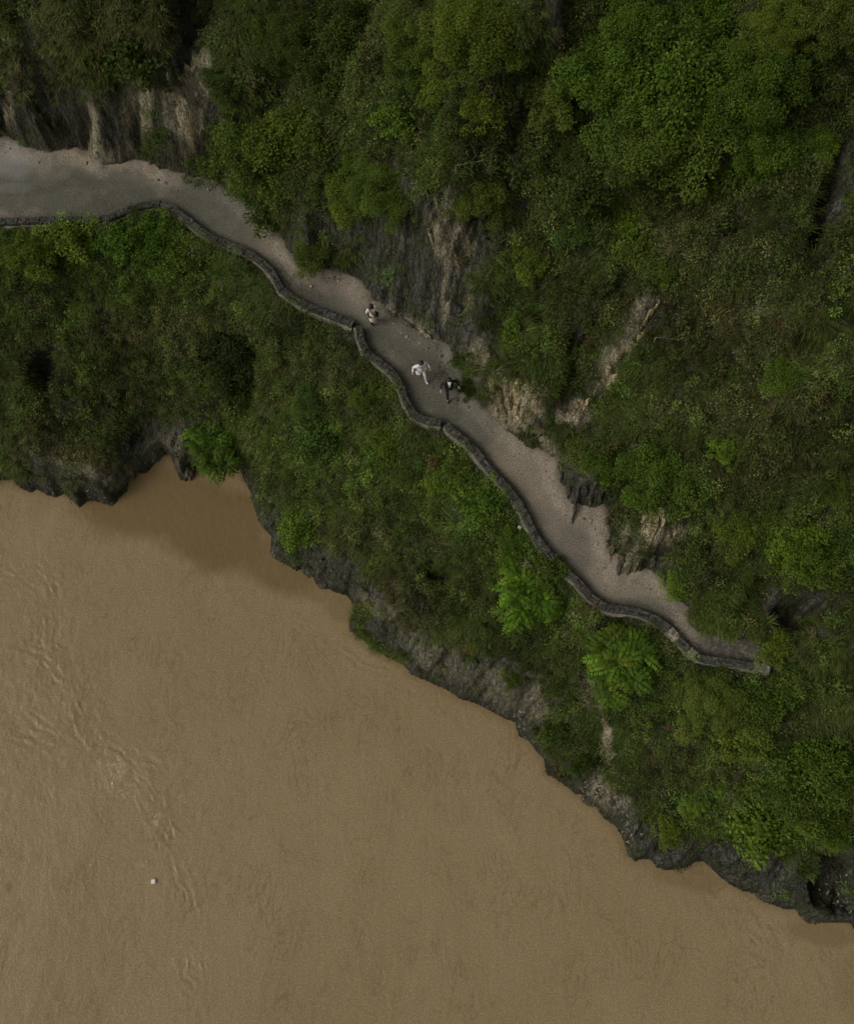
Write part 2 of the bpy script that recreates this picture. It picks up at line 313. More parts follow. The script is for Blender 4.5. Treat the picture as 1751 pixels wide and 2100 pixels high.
def leafmat(name, trans=.33, rough=.6, spec=.12):
    k = NB(name)
    oi = k.n.new('ShaderNodeObjectInfo')
    c = k.mix(1.0, k.attr('col', True), oi.outputs['Color'], 'MULTIPLY')
    k.base(c); k.rough(rough, spec)
    tr = k.n.new('ShaderNodeBsdfTranslucent'); k.l.new(k.mix(1.0, c, (1.1, 1.25, .5), 'MULTIPLY'), tr.inputs[0])
    mx = k.n.new('ShaderNodeMixShader'); mx.inputs[0].default_value = trans
    k.l.new(k.b.outputs[0], mx.inputs[1]); k.l.new(tr.outputs[0], mx.inputs[2])
    k.l.new(mx.outputs[0], k.n['Material Output'].inputs[0]); return k.m
M_LEAF = leafmat('leaves'); M_GRASS = leafmat('grass_blades', .2, .65, .1)
M_BARK = plain('bark', (.11, .085, .06)); M_TWIG = plain('bleached_twig', (.16, .15, .11))

# ------------------------------------------------------------------ object helpers
C = S.collection
def mesh_np(name, V, faces, m=None, smooth=False):
    """faces: (n,4) or (n,3) int array"""
    me = bpy.data.meshes.new(name); V = np.asarray(V, np.float32); faces = np.asarray(faces, np.int32)
    n, q = faces.shape
    me.vertices.add(len(V)); me.vertices.foreach_set('co', V.ravel())
    me.loops.add(n * q); me.loops.foreach_set('vertex_index', faces.ravel())
    me.polygons.add(n); me.polygons.foreach_set('loop_start', np.arange(0, n * q, q, dtype=np.int32))
    if smooth: me.polygons.foreach_set('use_smooth', np.ones(n, bool))
    me.update(calc_edges=True)
    if m: me.materials.append(m)
    return me
def setattr_f(me, name, a):
    t = me.attributes.new(name, 'FLOAT', 'POINT'); t.data.foreach_set('value', np.asarray(a, np.float32).ravel())
def setattr_c(me, name, a):
    a = np.asarray(a, np.float32); a = np.concatenate([a, np.ones((len(a), 1), np.float32)], 1)
    t = me.attributes.new(name, 'FLOAT_COLOR', 'POINT'); t.data.foreach_set('color', a.ravel())
def link(name, me, parent=None, label=None, cat=None, group=None, kind=None, loc=None):
    o = bpy.data.objects.new(name, me); C.objects.link(o)
    if parent: o.parent = parent
    if loc is not None: o.location = loc
    for k_, v_ in (('label', label), ('category', cat), ('group', group), ('kind', kind)):
        if v_: o[k_] = v_
    return o
def gridfaces(nx, ny):
    i = np.arange(nx * ny).reshape(ny, nx)
    return np.stack([i[:-1, :-1], i[:-1, 1:], i[1:, 1:], i[1:, :-1]], -1).reshape(-1, 4)
class PB:
    """collects pieces, builds ONE mesh"""
    def __init__(s): s.v = []; s.f = []; s.c = []
    def add(s, vs, fs, col=None):
        b = len(s.v); s.v += [tuple(v) for v in vs]; s.f += [tuple(b + i for i in f) for f in fs]; s.c += [col or (1, 1, 1)] * len(vs)
    def tube(s, pts, rad, n=7, col=None):
        rings = []; b = len(s.v); up = Vector((.3, .2, .93))
        for i, q in enumerate(pts):
            q = Vector(q); d = (Vector(pts[min(i + 1, len(pts) - 1)]) - Vector(pts[max(i - 1, 0)])).normalized()
            a = d.cross(up); a = a.normalized() if a.length > .05 else d.orthogonal().normalized(); e = d.cross(a)
            for j in range(n):
                th = 2 * math.pi * j / n; s.v.append(tuple(q + (a * math.cos(th) + e * math.sin(th)) * rad[i]))
        for i in range(len(pts) - 1):
            for j in range(n):
                s.f.append((b + i * n + j, b + i * n + (j + 1) % n, b + (i + 1) * n + (j + 1) % n, b + (i + 1) * n + j))
        s.f.append(tuple(b + (len(pts) - 1) * n + j for j in range(n))); s.f.append(tuple(b + j for j in range(n))[::-1])
        s.c += [col or (1, 1, 1)] * (len(pts) * n)
    def build(s, name, m, smooth=False):
        me = bpy.data.meshes.new(name); me.from_pydata(s.v, [], s.f); me.update(); me.materials.append(m)
        if smooth: me.polygons.foreach_set('use_smooth', np.ones(len(me.polygons), bool))
        setattr_c(me, 'col', s.c); return me

# ------------------------------------------------------------------ hillside, path, river
V = np.stack([X, Y, Z], -1).reshape(-1, 3)
me = mesh_np('hillside', V, gridfaces(NX, NY), M_HILL, True)
damp_shade = np.where(is_low, sm((.45 - Z + .5 * fine) / .4), 0) + .75 * np.clip(pit * 1.2, 0, 1) * rockm  # wet rock at the water line, plus painted shade inside the pits
setattr_f(me, 'rock', rockm); setattr_f(me, 'tan', tanm * ~is_path); setattr_f(me, 'damp_shade', np.clip(damp_shade, 0, 1))
link('hillside', me, kind='structure', label='steep overgrown rocky hillside above the brown river', cat='hillside')

pxs = np.arange(-32, 20, .09); pys = np.arange(-3, 33, .09)
XX, YY = np.meshgrid(pxs, pys)
ok = inside(XX, YY, below_inner) | (polydist(XX, YY, inner)[0] < .35)
ok &= (~inside(XX, YY, below_wall)) | (polydist(XX, YY, wallx)[0] < .12)
ok &= XX < float(unproj(1660, 1390, ZP)[0])
pdw, _ = polydist(XX, YY, wallx); pdi, _ = polydist(XX, YY, inner)
PPX, PPY = proj(XX, YY, ZP)
# fallen earth piles against the cliff, the worn middle lies lowest
ZZ = ZP + .015 * fbm(XX * 1.5, YY * 1.5, s=81) + .012 * fbm(XX * 7, YY * 7, o=2, s=82) + .16 * sm((.7 - pdi) / .7) * (1 + .6 * fbm(XX * 2, YY * 2, s=83))
wobp = .5 * fbm(PPX / 40, PPY / 40, o=4, s=85)
worn = np.maximum(blobs([(150,400,330,55,5,1),(430,430,110,60,30,.9),(830,690,110,75,35,1),(880,790,110,70,50,1),(960,870,70,60,40,.8),(690,640,90,30,28,.8),(1290,1250,90,28,5,.7),(1080,1050,34,110,-38,.3),(1180,1130,40,60,0,.5),(1360,1260,50,20,30,.5)], PPX, PPY, wobp), .25 * sm((.6 - pdw) / .5))
moss_shade = np.maximum(blobs([(1500,1330,80,35,8,1),(590,580,50,26,45,.8),(650,620,40,16,25,.7),(700,645,50,12,22,.5),(240,420,90,26,-20,.35),(840,745,40,30,50,.25),(60,390,60,10,0,.5),(160,375,60,10,0,.4),(930,780,25,20,0,.5)], PPX, PPY, wobp), .75 * sm((.55 + .15 * wobp - pdw) / .22)); moss_shade = np.maximum(moss_shade, 1.3 * sm((.36 + .08 * wobp - pdw) / .1))  # mossy patches, plus the wall's contact shadow painted as a dark strip
white = blobs([(0,335,75,30,0,.5),(30,300,26,16,0,.4),(20,385,50,10,0,.25),(1290,1080,0,0,0,0)], PPX, PPY, wobp)
idx = -np.ones(XX.shape, int); idx[ok] = np.arange(ok.sum())
q = np.stack([idx[:-1, :-1], idx[:-1, 1:], idx[1:, 1:], idx[1:, :-1]], -1).reshape(-1, 4); q = q[(q >= 0).all(1)]
me = mesh_np('path', np.stack([XX[ok], YY[ok], ZZ[ok]], 1), q, M_PATH, True)
setattr_f(me, 'worn', worn[ok]); setattr_f(me, 'moss_shade', moss_shade[ok]); setattr_f(me, 'white', white[ok])
link('path', me, kind='structure', label='gravel footpath cut along the cliff', cat='path')

def D(pts, ox, oy, s=.3352): return [(ox + a * s, oy + b * s) for a, b in pts]
RIP = [D([(140,330),(250,410),(330,470)],0,1067), D([(0,310),(60,310),(120,330)],0,1067), D([(320,540),(325,640),(322,740),(350,760),(410,800)],0,1067), D([(290,350),(320,420),(345,480)],0,1067),
 D([(170,700),(200,770),(280,800),(350,850)],0,1067), D([(200,760),(290,770),(340,775)],0,1067), D([(240,880),(310,950),(330,1010)],0,1067), D([(290,900),(340,940),(365,1000)],0,1067), D([(440,860),(500,920)],0,1067),
 D([(300,1040),(350,1070),(400,1130),(450,1200),(500,1300),(560,1370),(640,1400),(700,1420),(790,1430),(880,1470),(940,1500),(1000,1510),(1070,1540),(1130,1580)],0,1067), D([(455,1080),(500,1180)],0,1067),
 D([(640,1415),(720,1455),(790,1500),(850,1560),(880,1600)],0,1067), D([(860,1430),(920,1480),(980,1540)],0,1067), D([(160,1180),(260,1260),(380,1290)],0,1067), D([(90,1320),(180,1350)],0,1067),
 D([(780,0),(870,50),(940,60)],0,1565), D([(880,140),(950,230),(1000,330)],0,1565), D([(1010,420),(1040,480)],0,1565), D([(1020,370),(1090,430),(1120,520)],0,1565),
 D([(1030,480),(1060,600),(1100,710),(1150,800),(1160,900),(1165,1000)],0,1565), D([(1140,1160),(1180,1310),(1230,1370)],0,1565), D([(1225,1210),(1250,1260)],0,1565), D([(500,190),(610,215)],0,1565),
 D([(640,1260),(700,1300),(840,1330)],1164,1511.8), D([(1080,1290),(1150,1360),(1250,1370)],1164,1511.8), D([(1150,1160),(1200,1210),(1260,1300)],1164,1511.8), D([(1190,1140),(1240,1200),(1290,1260)],1164,1511.8), D([(1100,1180),(1150,1240),(1190,1320)],1164,1511.8),
 D([(480,1090),(560,1140),(660,1175),(770,1190)],551.4,978.2), D([(670,1230),(820,1220)],551.4,978.2), D([(860,1280),(930,1330)],551.4,978.2), D([(440,1020),(520,1090),(580,1160)],551.4,978.2),
 D([(430,800),(510,760),(560,740)],300,1000), D([(90,1540),(160,1590)],1164,1511.8), D([(360,1560),(460,1640),(520,1710)],1164,1511.8), D([(1690,1380),(1700,1480),(1690,1640)],1164,1511.8)]
ax = np.concatenate([[-400, -200, -100, -60, -40, -30], np.arange(-25, -8, .05), np.arange(-8, 25.01, .095), [30, 40, 60, 100, 200, 400]])
ay = np.concatenate([[-400, -200, -100, -60, -40, -25], np.arange(-15, 19.01, .06), [22, 30, 45]])
RX, RY = np.meshgrid(ax, ay)
wxx = RX + .22 * fbm(RX * 1.6, RY * 1.6, o=3, s=91); wyy = RY + .22 * fbm(RX * 1.6 + 31, RY * 1.6, o=3, s=92)
RZ = .014 * fbm(RX * .9, RY * .9, o=4, s=93) + .007 * fbm(RX * 3.4, RY * 3.4, o=3, s=94)
RIPS = [(r, .026, .036) for r in RIP]
for q_, r in enumerate(RIP):
    for k_ in range(8 if r[0][0] < 420 and r[0][1] > 1100 else 2):
        r_ = random.Random(q_ * 7 + k_); ox, oy = r_.gauss(-6, 18), r_.gauss(0, 18); a0 = r_.uniform(0, .4)
        rr = np.array(r, float); m_ = rr.mean(0); rr = m_ + (rr - m_) * r_.uniform(.45, .9) + [ox, oy]; RIPS.append(([tuple(v_) for v_ in rr], r_.uniform(.006, .016), r_.uniform(.026, .042)))
for i, (r, am_, wd_) in enumerate(RIPS):
    line = W2(r, 0.0); L = len(line)
    lo, hi = line.min(0) - .9, line.max(0) + .9
    ii = np.where((ax > lo[0]) & (ax < hi[0]))[0]; jj = np.where((ay > lo[1]) & (ay < hi[1]))[0]
    if not len(ii) or not len(jj): continue
    sl = np.s_[jj[0]:jj[-1] + 1, ii[0]:ii[-1] + 1]
    d, v = polydist(wxx[sl], wyy[sl], line, np.linspace(0, 1, L))
    amp = am_ * np.clip(np.sin(np.pi * np.clip(v, .03, .97)) * 1.6, 0, 1) * np.clip(.5 + 1.6 * fbm(RX[sl] * 2.2, RY[sl] * 2.2, s=95 + i), 0, 1.3)
    RZ[sl] += amp * np.exp(-(d / wd_) ** 2) - .5 * amp * np.exp(-((d - .2) / .12) ** 2) + .25 * amp * np.exp(-((d - .42) / .12) ** 2)
QX, QY = proj(RX, RY, 0.0)
chop = blobs([(100,1250,60,120,0,.8),(120,1450,90,160,-35,1),(250,1580,80,60,30,1),(330,1700,50,90,-20,.8),(380,1990,50,60,0,.7),(1560,1930,70,50,30,1),(760,1370,90,40,20,.5),(1440,1830,60,40,0,.5),(60,1650,120,120,0,.4)], QX, QY, .4 * fbm(RX * .8, RY * .8, s=97))
RZ += chop * (.026 * fbm(RX * 3.1, RY * 3.1 + .5 * RX, o=3, s=98) + .02 * np.abs(fbm(RX * 1.5 + RY, RY * 1.5 - RX, o=3, s=99)))
foam = blobs([(240,1580,28,24,0,1),(262,1622,30,14,10,.9),(318,1678,9,16,0,1),(300,1770,14,8,-30,.6),(375,1980,40,20,0,.25),(375,1640,10,10,0,.6),(110,1470,50,50,0,.15),(1585,1925,20,16,0,.25)], QX, QY, .5 * fbm(RX * 1.5, RY * 1.5, s=100))
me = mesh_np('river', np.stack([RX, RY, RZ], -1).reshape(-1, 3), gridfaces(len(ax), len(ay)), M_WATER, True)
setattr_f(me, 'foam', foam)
bank_shade = blobs([(350,1040,250,78,8,1),(440,1105,150,62,16,1),(560,1160,90,45,26,.9),(640,1205,50,22,25,.5),(700,1250,30,30,0,.5),(1420,1800,90,28,10,.5),(1690,1915,70,25,10,.6),(1760,2020,40,90,0,.3)], QX, QY, .35 * fbm(RX * .5, RY * .5, o=4, s=101), .34)  # where the bank's shade is painted on the water
sds, _ = polydist(RX, RY, shore); setattr_f(me, 'bank_shade', np.maximum(bank_shade, .5 * sm((.5 - sds) / .5)))
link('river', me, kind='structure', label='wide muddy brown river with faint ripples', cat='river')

# ------------------------------------------------------------------ stone parapet wall, in three lengths
k = NB('wall_stone'); p = k.pos()
s1 = k.noise(p, 7, 5, .65); s2 = k.noise(p, 30, 4, .7)
c = k.mix(1.0, k.ramp(s1, [(.36, (.030, .029, .023)), (.5, (.070, .066, .053)), (.62, (.135, .127, .10))]), k.attr('col', True), 'MULTIPLY')
c = k.mix(k.ramp(k.noise(p, 1.7, 4), [(.5, 0), (.68, .55)]), c, (.065, .07, .04))
k.base(c); k.rough(.9, .2); k.bump(k.math('ADD', s1, k.math('MULTIPLY', s2, .5)), .8, .05); M_STONE = k.m
M_MORTAR = plain('mortar', (.075, .07, .06)); 
k = NB('footing_stone'); p = k.pos(); k.base(k.ramp(k.noise(p, 6, 6, .7), [(.3, (.07, .07, .045)), (.5, (.17, .155, .105)), (.7, (.32, .285, .2))])); k.rough(.9, .2); M_FOOT = k.m
def resample(line, step):
    seg = np.linalg.norm(np.diff(line, axis=0), axis=1); s = np.concatenate([[0], np.cumsum(seg)])
    n = max(2, int(s[-1] / step) + 1); q = np.linspace(0, s[-1], n)
    p_ = np.stack([np.interp(q, s, line[:, 0]), np.interp(q, s, line[:, 1])], 1)
    ker = np.array([1, 2, 3, 2, 1.]) / 9
    pp = np.stack([np.convolve(np.pad(p_[:, a], 2, 'edge'), ker, 'valid') for a in (0, 1)], 1)
    tn = np.gradient(pp, axis=0); tn /= np.linalg.norm(tn, axis=1)[:, None] + 1e-9
    return pp, tn, q
def stone_block(pb, fn, s0, s1, t0, t1, z0, z1, col, rg):
    """a rough block of stone between arc lengths s0, s1 and offsets t0, t1"""
    b = len(pb.v); vs = []; n = 3
    jit = lambda a: rg.uniform(-a, a)
    rows = []
    for lev, (ins, z) in enumerate(((0, z0), (0, z1 - .035), (.02, z1))):
        for j in range(n):
            for i in range(n):
                s = s0 + (s1 - s0) * i / (n - 1); t_ = t0 + (t1 - t0) * j / (n - 1)
                if i == 0: s += ins
                if i == n - 1: s -= ins
                if j == 0: t_ += ins
                if j == n - 1: t_ -= ins
                x, y = fn(s, t_ + jit(.015)); vs.append((x + jit(.012), y + jit(.012), z + (jit(.022) if lev == 2 else 0)))
    fs = []
    for j in range(n - 1):
        for i in range(n - 1):
            a = 18 + j * n + i; fs.append((a, a + 1, a + n + 1, a + n))
    ring = [0, 1, 2, 5, 8, 7, 6, 3]
    for lev in (0, 1):
        for i in range(8):
            a, c_ = ring[i] + 9 * lev, ring[(i + 1) % 8] + 9 * lev; fs.append((a, c_, c_ + 9, a + 9))
    pb.add(vs, fs, col)
def make_wall(pts, label, ztop, pale, seed, foot_gaps=()):
    rg = random.Random(seed); line = W2(pts, ZP + .5); pp, tn, q = resample(line, .12); Ltot = q[-1]
    nx = np.stack([-tn[:, 1], tn[:, 0]], 1)          # towards the cliff side
    def fn(s, t_):
        x = np.interp(s, q, pp[:, 0]) + np.interp(s, q, nx[:, 0]) * t_; y = np.interp(s, q, pp[:, 1]) + np.interp(s, q, nx[:, 1]) * t_
        return float(x), float(y)
    pb = PB(); hw = .165
    pale_s = []
    for (x, y, L) in pale:
        w_ = W2([(x, y)], ZP + .5)[0]; i = int(np.argmin(((pp - w_) ** 2).sum(1))); pale_s.append((q[i] - L / 2, q[i] + L / 2))
    core = PB(); b = 0
    n = len(pp); vs = []
    for i in range(n):
        for (o_, z_) in ((-hw + .03, ZP - 1.1), (-hw + .03, ztop - .045), (hw - .03, ztop - .045), (hw - .03, ZP - .3)):
            vs.append((pp[i, 0] + nx[i, 0] * o_, pp[i, 1] + nx[i, 1] * o_, z_))
    fs = [(i * 4 + a, i * 4 + a + 1, i * 4 + a + 5, i * 4 + a + 4) for i in range(n - 1) for a in range(3)] + [(0, 1, 2, 3), (4 * n - 4, 4 * n - 3, 4 * n - 2, 4 * n - 1)]
    core.add(vs, fs, (.55, .53, .5))
    caps = []
    s = 0.0
    while s < Ltot - .08:
        L = rg.uniform(.22, .62); e = min(s + L, Ltot)
        if Ltot - e < .15: e = Ltot
        hit = [ps_ for ps_ in pale_s if ps_[0] < e - .05 and ps_[1] > s + .05]
        if hit:
            a, b_ = hit[0]
            if a > s + .12: e = a
            else: e = min(b_, Ltot)
        isp = bool(hit) and s >= hit[0][0] - .13
        g = rg.uniform(.62, .98); tint = (g * rg.uniform(.95, 1.05), g, g * rg.uniform(.93, 1.05))
        if isp:
            cp = PB(); stone_block(cp, fn, s + .01, e - .01, -hw - .01, hw + .01, ZP - .2, ztop + .03, (2.7, 2.6, 2.4), rg); caps.append(cp)
        else:
            zj = ztop + rg.uniform(-.025, .03)
            if rg.random() < .45:
                m_ = rg.uniform(-.06, .06)
                stone_block(pb, fn, s + .003, e - .003, -hw, m_ - .008, ZP - .9, zj, tint, rg)
                g = rg.uniform(.6, 1.0); stone_block(pb, fn, s + .003, e - .003, m_ + .008, hw, ZP - .2, zj + rg.uniform(-.02, .02), (g, g, g * .96), rg)
            else: stone_block(pb, fn, s + .003, e - .003, -hw, hw, ZP - .9, zj, tint, rg)
        s = e
    b0 = len(core.v)
    core.v += pb.v; core.f += [tuple(b0 + i for i in f) for f in pb.f]; core.c += pb.c
    w = link('stone_wall', core.build('stone_wall', M_STONE), label=label, cat='wall', group='lengths of dry grey parapet wall along the path')
    for cp in caps:
        o = link('coping_stone', cp.build('coping_stone', M_STONE), w); o['label'] = 'pale coping stone'
    # footing: a pale ledge at the outer foot
    ft = PB(); vs = []; rr = 0
    for i in range(n):
        j_ = .05 * float(vnoise(q[i] * 2.1, seed * 3.3)) + .03 * float(vnoise(q[i] * 6, seed))
        o0, o1 = -hw + .02, -hw - .075 + j_
        zf = ztop - .22 + .05 * float(vnoise(q[i] * 1.3, seed + 5.5))
        for (o_, z_) in ((o0, zf + .01), (o1, zf), (o1 - .03, zf - 1.0)):
            vs.append((pp[i, 0] + nx[i, 0] * o_, pp[i, 1] + nx[i, 1] * o_, z_))
    fs = [(i * 3 + a, i * 3 + a + 1, i * 3 + a + 4, i * 3 + a + 3) for i in range(n - 1) for a in range(2)]
    ft.add(vs, fs); link('footing', ft.build('footing', M_FOOT), w)
i1 = WALL.index((726, 662)); i2 = WALL.index((907, 865))
make_wall(WALL[:i1 + 1], 'low grey stone wall winding from the left edge to where the lone walker in beige stands', ZP + .40, [(60,449,.0)], 3)
make_wall([(735,664)] + WALL[i1 + 1:i2 + 1], 'short S-shaped length of low stone wall beside the two walkers in white and black', ZP + .46, [], 4)
make_wall([(914,866)] + WALL[i2 + 1:], 'longest lower length of stone wall with three pale coping stones near its end', ZP + .42, [(1384,1300,.55),(1419,1337,.38),(1566,1371,.8)], 5)

# ------------------------------------------------------------------ leaves
def unit(a): return a / (np.linalg.norm(a, axis=-1, keepdims=True) + 1e-9)
def leaf_mesh(P, A, N, L, Wd, col, fold=.15):
    """one folded leaf (a quad) at each P, along A, facing N"""
    A = unit(A); B = unit(np.cross(N, A)); N2 = np.cross(A, B)
    L = np.broadcast_to(np.asarray(L, float), (len(P),))[:, None]; Wd = np.broadcast_to(np.asarray(Wd, float), (len(P),))[:, None]
    mid_ = P + A * L * .45
    Vv = np.stack([P, mid_ + B * Wd * .5 + N2 * Wd * fold, P + A * L - N2 * L * .12, mid_ - B * Wd * .5 + N2 * Wd * fold], 1).reshape(-1, 3)
    Fq = np.arange(len(P) * 4).reshape(-1, 4)
    return Vv, Fq, np.repeat(col, 4, 0)
GREENS = np.array([(.058, .084, .015), (.082, .120, .019), (.108, .158, .023), (.145, .200, .028)])
def greens(n, rg, lo=0., hi=1.):
    t_ = np.clip(lo + (hi - lo) * rg.random(n), 0, .999) * 3; i = t_.astype(int); f = (t_ - i)[:, None]
    c_ = GREENS[i] * (1 - f) + GREENS[np.minimum(i + 1, 3)] * f
    return c_ * (1 + .10 * rg.standard_normal((n, 1))).clip(.5, 1.6) * (1 + .08 * rg.standard_normal((n, 3)))
def crown_mesh(name, Rr, H, nlump, per, leaf, seed, lump=(.25, .45), spread=1.0):
    rg = np.random.default_rng(seed); Ps, As, Ns, Cs, Ls = [], [], [], [], []
    ph, amp = rg.random(3) * 6.28, rg.random(3) * .16
    nb_ = max(5, nlump // 7); boughs = []
    for i in range(nb_):
        az = 2.4 * i + rg.uniform(-.4, .4); w_ = math.sqrt((i + .4) / nb_); boughs.append((az, w_, rg.uniform(.72, 1.12), rg.uniform(0, .55)))
    for i in range(nlump):
        az, w_, hb, tb = boughs[i % nb_]; rim = 1 + sum(amp[j] * math.sin((j + 2) * az + ph[j]) for j in range(3))
        rad = w_ * rim * Rr * .74; sp = Rr * .24 * np.array([rg.standard_normal(), rg.standard_normal()])
        h = H * (.30 + .70 * math.sqrt(max(0, 1 - .9 * w_ * w_))) * hb - .22 * H * (sp @ sp) / (Rr * .3) ** 2 * .5
        lr = Rr * rg.uniform(*lump); c_ = np.array([rad * math.cos(az) + sp[0], rad * math.sin(az) + sp[1], max(.25 * H, h * rg.uniform(.92, 1.05))])
        n = int(per * (lr / Rr / .35) ** 2 * rg.uniform(.7, 1.2))
        d = unit(rg.standard_normal((n, 3)) + np.array([math.cos(az) * .35 * w_, math.sin(az) * .35 * w_, .55]))
        rr = lr * (1 - .45 * rg.random(n) ** 2)[:, None] * (1 + .12 * rg.standard_normal((n, 1)))
        Ps.append(c_ + d * rr * np.array([1, 1, .75])); 
        Ns.append(unit(d * .7 + np.array([0, 0, .55]) + .3 * rg.standard_normal((n, 3))))
        As.append(unit(d + rg.standard_normal((n, 3)) * .8 - np.array([0, 0, .35])))
        tone = np.clip(tb + rg.uniform(-.15, .35), 0, .8)
        Cs.append(greens(n, rg, tone, tone + .35)); Ls.append(leaf * rg.uniform(.7, 1.3, n))
    P, A, N, Cc, L = map(np.concatenate, (Ps, As, Ns, Cs, Ls))
    Vv, Fq, cc = leaf_mesh(P, A, N, L, L * .62, Cc)
    me = mesh_np(name, Vv, Fq, M_LEAF); setattr_c(me, 'col', cc); return me
def trunk_mesh(name, Rr, H, seed, r0, nl=6):
    rg = random.Random(seed); pb = PB()
    top = Vector((rg.uniform(-.1, .1) * Rr, rg.uniform(-.1, .1) * Rr, H * .6))
    pts = [Vector((0, 0, -.4)), Vector((rg.uniform(-.05, .05), rg.uniform(-.05, .05), H * .25)), top * .7, top]
    pb.tube(pts, [r0 * 1.25, r0, r0 * .7, r0 * .3], 7)
    for i in range(nl):
        a = 6.28 * i / nl + rg.uniform(-.4, .4); b_ = Vector(pts[1]).lerp(top, rg.uniform(.15, .8)); l = Rr * rg.uniform(.5, .8)
        e = b_ + Vector((math.cos(a) * l, math.sin(a) * l, rg.uniform(.02, .16) * H)); m_ = b_.lerp(e, .5) + Vector((0, 0, .06 * H))
        pb.tube([b_, m_, e], [r0 * .5, r0 * .33, r0 * .12], 5)
    return pb.build(name, M_BARK, True)
def frond_crown(name, Rr, H, nf, fl, seed, tone=(.55, 1.0)):
    """rosettes of long compound leaves, each with paired leaflets"""
    rg = np.random.default_rng(seed); Ps, As, Ns, Cs, Ls, Ws = [], [], [], [], [], []
    nb = max(6, nf // 8)
    for b_ in range(nb):
        az = rg.random() * 6.283; w_ = math.sqrt(rg.random()); rad = w_ * Rr * .66 * (1 + .25 * math.sin(3 * az + seed))
        tip = np.array([rad * math.cos(az), rad * math.sin(az), H * (.55 + .45 * math.sqrt(1 - .8 * w_ * w_)) * rg.uniform(.85, 1.05)])
        for f_ in range(8):
            a2 = 6.283 * f_ / 8 + rg.uniform(-.3, .3) ; out = np.array([math.cos(a2), math.sin(a2), 0]); out += .55 * w_ * np.array([math.cos(az), math.sin(az), 0]); out = unit(out)
            el = rg.uniform(.05, .8); L = fl * rg.uniform(.65, 1.1); nl = 9
            side = np.cross(out, [0, 0, 1.]); tn_ = rg.uniform(*tone); g0 = greens(1, rg, tn_, tn_)[0]
            for j in range(nl):
                s_ = (j + 1.2) / (nl + .2); ang = el - 1.3 * s_ * s_
                pt = tip + out * L * s_ * math.cos(el - .5 * s_) + np.array([0, 0, L * (el * s_ * .7 - .55 * s_ * s_)])
                dirn = out * math.cos(ang) + np.array([0, 0, math.sin(ang)]); nrm = np.cross(side, dirn); nrm = nrm if nrm[2] > 0 else -nrm
                ll = .34 * fl * (1 - .55 * abs(s_ - .5)) * .8
                for sg in ((1, -1) if j < nl - 1 else (0,)):
                    Ps.append(pt); As.append(unit(dirn * (.55 if sg else 1) + side * sg + .12 * rg.standard_normal(3) - np.array([0, 0, .15]))); Ns.append(nrm + .2 * rg.standard_normal(3))
                    Cs.append(g0 * (1 + .1 * rg.standard_normal())); Ls.append(ll); Ws.append(ll * .55)
    Vv, Fq, cc = leaf_mesh(np.array(Ps), np.array(As), np.array(Ns), np.array(Ls), np.array(Ws), np.array(Cs).clip(.01, .6))
    me = mesh_np(name, Vv, Fq, M_LEAF); setattr_c(me, 'col', cc); return me

PROTO = {}
def proto(kind, Rr, H, cm, tm): PROTO.setdefault(kind, []).append((Rr, H, cm, tm))
for sd_ in range(3): proto('tree', 2.3, 2.2, crown_mesh('crown_tree', 2.3, 2.2, 100, int(760 * (.105 / (.085, .11, .14)[sd_]) ** 2), (.085, .11, .14)[sd_], 100 + sd_, (.11, .26)), trunk_mesh('trunk_tree', 2.3, 2.2, 100 + sd_, .13))
for sd_ in range(3): proto('bush', 1.25, 1.1, crown_mesh('crown_bush', 1.25, 1.1, 50, int(240 * (.11 / (.08, .11, .16)[sd_]) ** 2), (.08, .11, .16)[sd_], 200 + sd_, (.13, .30)), trunk_mesh('trunk_bush', 1.25, 1.1, 200 + sd_, .06))
for sd_ in range(3): proto('shrub', .75, .75, crown_mesh('crown_shrub', .75, .75, 26, 120, .10, 300 + sd_, (.15, .36)), trunk_mesh('trunk_shrub', .75, .75, 300 + sd_, .035))
for sd_ in range(3): proto('frond', 1.75, 1.7, frond_crown('crown_frond', 1.75, 1.7, 170, .92, 400 + sd_, (.0, .98)), trunk_mesh('trunk_frond', 1.75, 1.7, 400 + sd_, .07))

BY = (1.28, 1.16, .95); MM = (1, 1, 1); DK = (.62, .62, .72); OL = (1.05, .92, 1.0); BL = (.80, .92, 1.2); LI = (1.28, 1.36, .95); DG = (.80, .90, .68); PO = (1.35, 1.2, 1.35)
used = {}
def plant(kind, px, py, r, tint, label, cat=None, group=None, squash=(1, 1)):
    lst = PROTO[kind]; i = used.get(kind, 0); used[kind] = i + 1
    Rr, H, cm, tm = lst[i % len(lst)]
    s = r / 44.5 / Rr
    for _ in range(2):
        x, y, z = ground_at(px, py, H * s * .7); dcam = math.sqrt(x * x + y * y + (CAMZ - z - H * s) ** 2); s = r * dcam / F / Rr
    name = {'tree': 'broadleaf_tree', 'bush': 'leafy_bush', 'shrub': 'leafy_shrub', 'frond': 'feathery_tree'}[kind]
    o = bpy.data.objects.new(name, None); C.objects.link(o); o.location = (x, y, z); o.empty_display_size = .2
    o.rotation_euler = (random.uniform(.02, .16), random.uniform(-.08, .08), random.uniform(0, 6.28) if squash == (1, 1) else 0)
    o.scale = (s * squash[0], s * squash[1], s * min(1, max(squash)))
    o['label'] = label; o['category'] = cat or {'tree': 'tree', 'bush': 'bush', 'shrub': 'shrub', 'frond': 'tree'}[kind]
    if group: o['group'] = group
    t_ = link('trunk', tm, o); c_ = link('crown', cm, o)
    j = random.uniform(.92, 1.08); c_.color = (tint[0] * j, tint[1] * j, tint[2] * j, 1)
    return o

